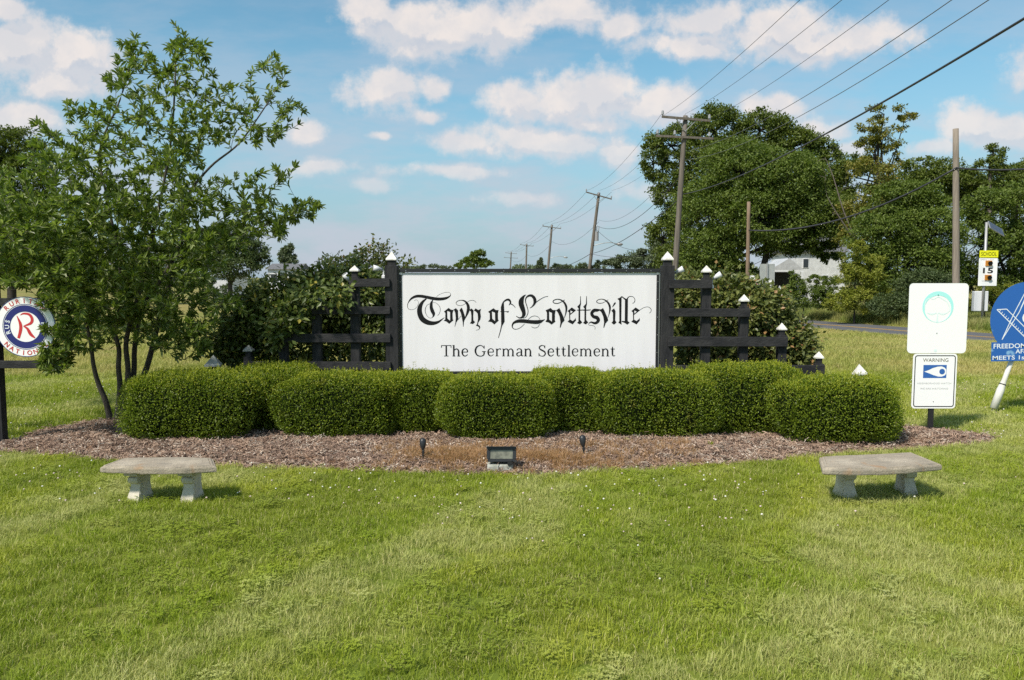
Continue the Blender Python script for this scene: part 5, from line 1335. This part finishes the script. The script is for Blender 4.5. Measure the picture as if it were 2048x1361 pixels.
# ================================================================== GARDEN LIGHTS
for px, py, tx, lab in ((847, 929, -.015, 'black bullet light stake left of the floodlight in the mulch'), (1168, 922, -.03, 'black bullet light stake right of the floodlight in the mulch')):
    g0 = gp(px, py); zb = float(bed_z(g0[0], g0[1])); root = empty('bullet_light', (g0[0], g0[1], zb), lab, 'garden light', 'black bullet lights in the mulch')
    b = MB(); b.tube([(g0[0], g0[1], zb - .05), (g0[0] + tx * .3, g0[1], zb + .085)], .012, 8); b.build('stake', M['black_plastic'], root)
    a = np.array([g0[0] + tx * .3, g0[1], zb + .075]); b = MB(); b.box(a + [0.004, 0, .012], (.026, .03, .045), bev=.004); b.build('knuckle', M['black_plastic'], root)
    up = unit(np.array([tx * 3, .25, 1.0])); t0 = a + [0, 0, .03]
    b = MB(); b.tube([t0, t0 + up * .015, t0 + up * .035, t0 + up * .065, t0 + up * .10, t0 + up * .125, t0 + up * .135], [.012, .020, .029, .036, .038, .032, .012], 14); b.build('lamp_head', M['black_plastic'], root, True)
g0 = gp(1003, 944); zb = float(bed_z(g0[0], g0[1] + .1)); s_ = g0[1] / F
root = empty('box_floodlight', (g0[0], g0[1] + .08, zb), 'black rectangular floodlight on a pale concrete block in the mulch', 'floodlight')
b = MB(); b.box((g0[0] - .015, g0[1] + .08, zb + .0), (.27, .18, .10), bev=.014)
V_ = b.V[0]; V_ += rng.normal(0, .004, V_.shape); b.build('concrete_block', M['block'], root)
b = MB(); b.box((g0[0] + .01, g0[1] + .08, zb + .10), (.20, .10, .07), bev=.006); b.box((g0[0] + .09, g0[1] + .0, zb + .075), (.05, .05, .06), bev=.004); b.build('bracket', M['black_plastic'], root)
fc = np.array([g0[0], g0[1] + .02, zb + .160]); rt = Matrix.Rotation(R(-12), 3, 'X'); W_, H_ = .32, .165
def fl_(dx, dy, dz): return fc + np.array(rt @ Vector((dx, dy, dz)))
b = MB(); b.box(fl_(0, .06, 0), (W_ - .03, .10, H_ - .02), rt, bev=.01)
for (dx, dz, w_, h_) in ((0, H_ / 2 - .018, W_, .036), (0, -H_ / 2 + .015, W_ - .02, .03)): b.box(fl_(dx, 0, dz), (w_, .03, h_), rt, bev=.003)
for sg in (-1, 1): b.box(fl_(sg * (W_ / 2 - .019), .001, -.004), (.036, .027, H_ - .068), rt, bev=.003)
b.box(fl_(0, -.018, H_ / 2 - .002), (W_ + .01, .07, .007), rt); hs = b.build('housing', M['black_plastic'], root)
b = MB(); b.box(fl_(0, -.002, -.002), (W_ - .076, .006, H_ - .07), rt); b.build('glass', M['lens'], root)
# two weeds and a clod in the bed
for px, py, lab in ((1254, 891, 'small bright green weed in the mulch right of the bullet light'), (1422, 900, 'small green weed in the mulch below the tall boxwood')):
    g0 = gp(px, py); zb = float(bed_z(g0[0], g0[1])); n_ = 26; root = empty('weed', (g0[0], g0[1], zb), lab, 'weed')
    C = np.tile([g0[0], g0[1], zb], (n_, 1)) + rng.normal(0, .02, (n_, 3)) * [1, 1, .1]; V, Fs, per = leaves(C, rng.normal(0, .6, (n_, 3)) + [0, 0, .7], rng.normal(0, .4, (n_, 3)) + [0, 0, 1], .05, .016)
    link('leaves', npmesh('leaves', V - off(root), Fs, False, np.repeat(rng.uniform(size=n_), per)), LM['yellow'], root)

# ================================================================== POLES AND CABLES
def upole(lab, base, top, r0, m='pole_wood', arms=(), extra=None, group='wooden utility poles along the road', name='utility_pole'):
    base = np.array(base, float); top = np.array(top, float); root = empty(name, base, lab, 'utility pole', group)
    b = MB(); pts_ = [base - [0, 0, .5], base * .5 + top * .5, top]; b.tube(catmull(pts_, 4), np.linspace(r0, r0 * .72, 9), 12); b.build('pole', M[m], root, True)
    for (d, hw, tlt, skew, ins) in arms:
        c = top + (base - top) * (d / np.linalg.norm(base - top)) + np.array([0, -r0 - .02, 0]); a = unit(np.array([1, skew, tlt]))
        b = MB(); rm_ = Matrix(((a[0], -a[1], 0), (a[1], a[0], 0), (a[2], 0, 1))).to_3x3(); b.box(c, (hw * 2, .12, .13), rm_); ar_ = b.build('crossarm', M[m], root)
        for t in ins:
            q = c + a * hw * t; b = MB(); b.tube([q + [0, 0, .05], q + [0, 0, .12], q + [0, 0, .14], q + [0, 0, .34], q + [0, 0, .38]], [.03, .03, .085, .07, .03], 8); b.build('insulator', M['porcelain'], ar_)
        if d < .9:
            b = MB()
            for s_ in (-1, 1): b.tube([c + a * hw * .45 * s_, top + (base - top) * ((d + .75) / np.linalg.norm(base - top)) + [0, -r0, 0]], .025, 5)
            b.build('brace', M['galv'], root)
    if extra: extra(root, base, top, r0)
    return root


def lamp_arm(frac, L_, sg=1):
    def f(root, base, top, r0):
        p_ = base + (top - base) * frac; b = MB()
        b.tube(catmull([p_, p_ + [sg * L_ * .35, 0, .30], p_ + [sg * L_ * .7, 0, .42], p_ + [sg * L_, 0, .28]], 5), .045, 6); am = b.build('lamp_arm', M['galv'], root)
        q = p_ + [sg * (L_ + .25), 0, .24]; b = MB(); b.tube([q - [.4, 0, 0], q - [.25, 0, 0], q + [.2, 0, -.02], q + [.38, 0, -.01]], [.05, .15, .17, .04], 8); b.build('lamp_head', M['galv'], am, True)
    return f


def trafo(frac):
    la = lamp_arm(.53, 2.9)
    def f(root, base, top, r0):
        la(root, base, top, r0); p_ = base + (top - base) * frac + [.35, 0, 0]; b = MB(); b.tube([p_ - [0, 0, .55], p_ + [0, 0, .5]], .24, 10); tk = b.build('transformer', M['porcelain'], root)
        b = MB()
        for k_ in (-.12, .12): b.tube([p_ + [k_ + .08, -.1, .5], p_ + [k_ + .14, -.1, 1.1]], .05, 6)
        b.build('bushing', M['porcelain'], tk)
    return f


def pp(px_t, py_t, px_b, Y):   # pole from its foot to its top
    t = at(px_t, py_t, Y); bx_ = at(px_b, 555, Y)[0]; return np.array([bx_, Y, float(gz(bx_, Y))]), t
B1, T1p = pp(1371, 232, 1343.5, 48.5)
upole('tall leaning utility pole with two crossarms right of the sign board', B1, T1p, .20, arms=((.22, 1.50, -.065, .10, (-.97, .97)), (1.32, 1.78, -.03, .10, (-.95, -.35, .86))), extra=None)
B2, T2p = pp(1198, 386, 1170, 91)
upole('leaning utility pole with street lamp and transformer above the board', B2, T2p, .22, arms=((.35, 1.55, -.26, .1, (-.97, 0, .97)),), extra=trafo(.62))
B3, T3p = pp(1104, 450, 1091.5, 148)
upole('smaller distant utility pole with a thin lamp arm', B3, T3p, .26, arms=((.5, 1.75, -.13, .1, (-.97, 0, .97)),), extra=lamp_arm(.52, 2.9))
B4, T4p = pp(1053.5, 488, 1051, 232)
upole('distant utility pole with a single crossarm', B4, T4p, .30, arms=((.5, 2.0, -.12, .1, (-.97, 0, .97)),))
B5, T5p = pp(1022.5, 504, 1019, 310)
upole('farthest utility pole, with two crossarms', B5, T5p, .32, arms=((.6, 2.3, -.08, .1, (-.9, .9)), (2.4, 2.8, -.05, .1, (-.9, .9))))
B0, T0p = np.array([15.2, 4.5, 0.]), np.array([15.2, 4.5, 12.0])
B6, T6p = pp(1911.5, 258, 1917.5, 47)
upole('thick bare wooden pole without crossarm behind the blank white sign', B6, T6p, .22, 'pole_pale')
B7, T7p = pp(1497.5, 404, 1496, 58)
upole('slim brown wooden pole in front of the maple', B7, T7p, .17, 'pole_brown')


def cable(lab, A, B, sag, r, m='wire', n_=26):
    A = np.array(A, float); B = np.array(B, float); t = np.linspace(0, 1, n_)[:, None]; pl = A * (1 - t) + B * t; pl[:, 2] -= (4 * sag * t * (1 - t))[:, 0]
    root = empty('cable', A, lab, 'cable', 'overhead cables strung between the poles'); b = MB(); b.tube(pl, r, 5)
    o_ = b.build('strand', M[m], root, True); return o_


# near span: from the first pole towards a pole that stands beyond the right edge of the picture
near = [((1326, 232), (1600, 0), 'leftmost thin cable rising from the first pole to the top edge'), ((1371, 228), (1684, 0), 'second thin cable from the left rising to the top edge'), ((1419, 238), (1778, 0), 'third thin cable from the left rising to the top edge'),
        ((1373, 303), (1904, 0), 'fourth cable from the left rising to the top edge'), ((1372, 320), (1978, 0), 'fifth cable, the rightmost that leaves by the top edge')]
def near_span(pa, pe, lab, Ye, sag, r, m='wire', ext=1.0):
    A = at(*pa, 48.3); t_ = (48.3 - Ye) / (48.3 - 4.5); E = at(*pe, Ye); s4 = 4 * sag * t_ * (1 - t_)
    Z = E[2] + s4; B_ = A + (np.array([E[0], Ye, Z]) - A) / t_; return cable(lab, A, B_, sag, r, m)
for (pa, pe, lab), Ye, sg in zip(near, (21, 20, 19, 16, 14.5), (.5, .5, .5, .9, 1.0)): near_span(pa, pe, lab, Ye, sg, .008 if sg < .8 else .010, 'wire_grey' if sg > .8 else 'wire')
near_span((1366, 389), (2048, 38), 'thick dark cable crossing to the right edge of the picture', 13.5, .75, .025)
far_pairs = [(T1p, T2p, 'thin cables between the first and second pole'), (T2p, T3p, ''), (T3p, T4p, ''), (T4p, T5p, '')]
ords = ['first and second', 'second and third', 'third and fourth', 'fourth and fifth']
for i, (a, c, _) in enumerate(far_pairs):
    rr_ = .015 + .007 * i
    for k_, nm in ((-1.45, 'left'), (0, 'middle'), (1.45, 'right')):
        cable('%s upper cable between the %s pole' % (nm, ords[i]), a + [k_, 0, .1], c + [k_, 0, .25], .8, rr_ * .7)
    cable('lower cable between the %s pole' % ords[i], a + [0, 0, -3.3 if i else -2.4], c + [0, 0, -3.1], 1.4, rr_ * .8)
    if i < 2: cable('heavy lowest cable between the %s pole' % ords[i], (at(1352, 404, 48.5) if i == 0 else at(1181, 508, 91)), (at(1181, 508, 91) if i == 0 else at(1100, 536, 148)), .55, .026 if i == 0 else .035)
    if i == 0: cable('second lower cable between the first and second pole', at(1367, 345, 48.5), at(1190, 450, 91), 1.6, .02)
cable('dark cable sagging from the slim brown pole to the thick bare pole', at(1498, 461, 57.8), at(1913, 336, 46.8), 1.1, .055)
cable('dark cable from the thick bare pole out of the right edge', at(1913, 336, 46.8), at(2260, 305, 38), .4, .05)
cable('thin service wire dropping right from the second pole', at(1186, 452, 91), at(1290, 500, 85), .9, .02); cable('thin service wire low right of the second pole', at(1182, 508, 91), at(1300, 508, 84), .4, .02)

# ================================================================== HOUSES
def house_right():
    Y = 98.0; hx = lambda px: at(px, 560, Y)[0]; hz = lambda py: at(1600, py, Y)[2]; g0 = float(gz(0, Y))
    root = empty('white_house', (hx(1620), Y, g0), 'white clapboard house half hidden under the trees', 'house')
    b = MB(); x0, x1 = hx(1584), hx(1690); zt = hz(505); hgt = zt - g0
    b.box(((x0 + x1) / 2, Y + 4, g0 + hgt / 2), (x1 - x0 - .06, 8, hgt))
    nb = int(hgt / .22)
    for i in range(nb):
        z = g0 + (i + .5) * hgt / nb; b.box(((x0 + x1) / 2, Y - .02, z), (x1 - x0, .05, hgt / nb * .96), Matrix.Rotation(.10, 3, 'X'))
    b.build('wall', M['siding'], root)
    b = MB(); xm = (x0 + x1) / 2; V_ = [[x0 - .4, Y - .5, zt], [x1 + .4, Y - .5, zt], [x1 + .4, Y + 8.5, zt], [x0 - .4, Y + 8.5, zt], [x0 - .4, Y + 4, zt + 2.2], [x1 + .4, Y + 4, zt + 2.2]]
    b.add(V_, [[0, 1, 5, 4], [2, 3, 4, 5], [1, 2, 5], [3, 0, 4], [3, 2, 1, 0]]); b.build('roof', M['roof_grey'], root)
    for px, py in ((1610, 527), (1650, 560)):
        b = MB(); b.box((hx(px), Y - .08, hz(py)), (.75, .06, 1.2)); fr = b.build('window', M['siding'], root); b = MB(); b.box((hx(px), Y - .12, hz(py)), (.6, .03, 1.05)); b.build('pane', M['window'], fr)
    b = MB(); z1, z0 = hz(540), hz(520); xa, xb = hx(1519), hx(1583)
    V_ = [[xa, Y - 4, z1], [xb, Y - 4, z1], [xb, Y + 1, z1], [xa, Y + 1, z1], [(xa + xb) / 2 + .3, Y - 4, z0 + .1], [(xa + xb) / 2 + .3, Y + 1, z0 + .1]]
    b.add(V_, [[0, 1, 4], [1, 2, 5, 4], [3, 0, 4, 5], [2, 3, 5]]); b.build('porch_roof', M['roof_pale'], root)
    b = MB(); b.box(((xa + xb) / 2, Y - 3.9, z1 - .16), (xb - xa, .2, .28))
    for x in (xa + .15, xb - .15): b.box((x, Y - 3.9, (z1 + g0) / 2 - .15), (.28, .28, z1 - g0 - .3))
    b.build('porch_frame', M['siding'], root)
    b = MB(); b.box(((xa + xb) / 2, Y - .3, (z1 + g0) / 2 - .1), (xb - xa - .4, .1, z1 - g0 - .25)); b.build('garage_shade_panel', M['opening_shade'], root)  # near-black panel, the shade inside the porch painted as a surface


house_right()


def house_left(lab, x0p, x1p, yr, ye, Y, name='distant_house', rm='roof_grey'):
    hx = lambda px: at(px, 560, Y)[0]; hz = lambda py: at(500, py, Y)[2]; g0 = float(gz(0, Y)); x0, x1 = hx(x0p), hx(x1p); zt = hz(ye)
    root = empty(name, ((x0 + x1) / 2, Y, g0), lab, 'house'); b = MB(); b.box(((x0 + x1) / 2, Y + 3, (zt + g0) / 2), (x1 - x0, 6, zt - g0)); b.build('wall', M['siding'], root)
    b = MB(); zr = hz(yr); b.add([[x0 - .3, Y - .3, zt], [x1 + .3, Y - .3, zt], [x1 + .3, Y + 6.3, zt], [x0 - .3, Y + 6.3, zt], [x0 - .3, Y + 3, zr], [x1 + .3, Y + 3, zr]], [[0, 1, 5, 4], [2, 3, 4, 5], [1, 2, 5], [3, 0, 4], [3, 2, 1, 0]]); b.build('roof', M[rm], root)
    for i in range(0 if rm == 'roof_pale' else 3):
        x = x0 + (x1 - x0) * (.2 + .3 * i); b = MB(); b.box((x, Y - .04, zt - 1.2), (.8, .06, 1.1)); b.build('window', M['window'], root)


house_left('distant white house with a grey roof above the left shrub line', 536, 596, 527, 539, 105)
house_left('second distant white house glimpsed left of the grey roofed one', 424, 462, 546, 553, 98, rm='roof_pale')
print('objects', len(sc.objects), 'tris', sum(len(m.loops) - 2 * len(m.polygons) for m in bpy.data.meshes))
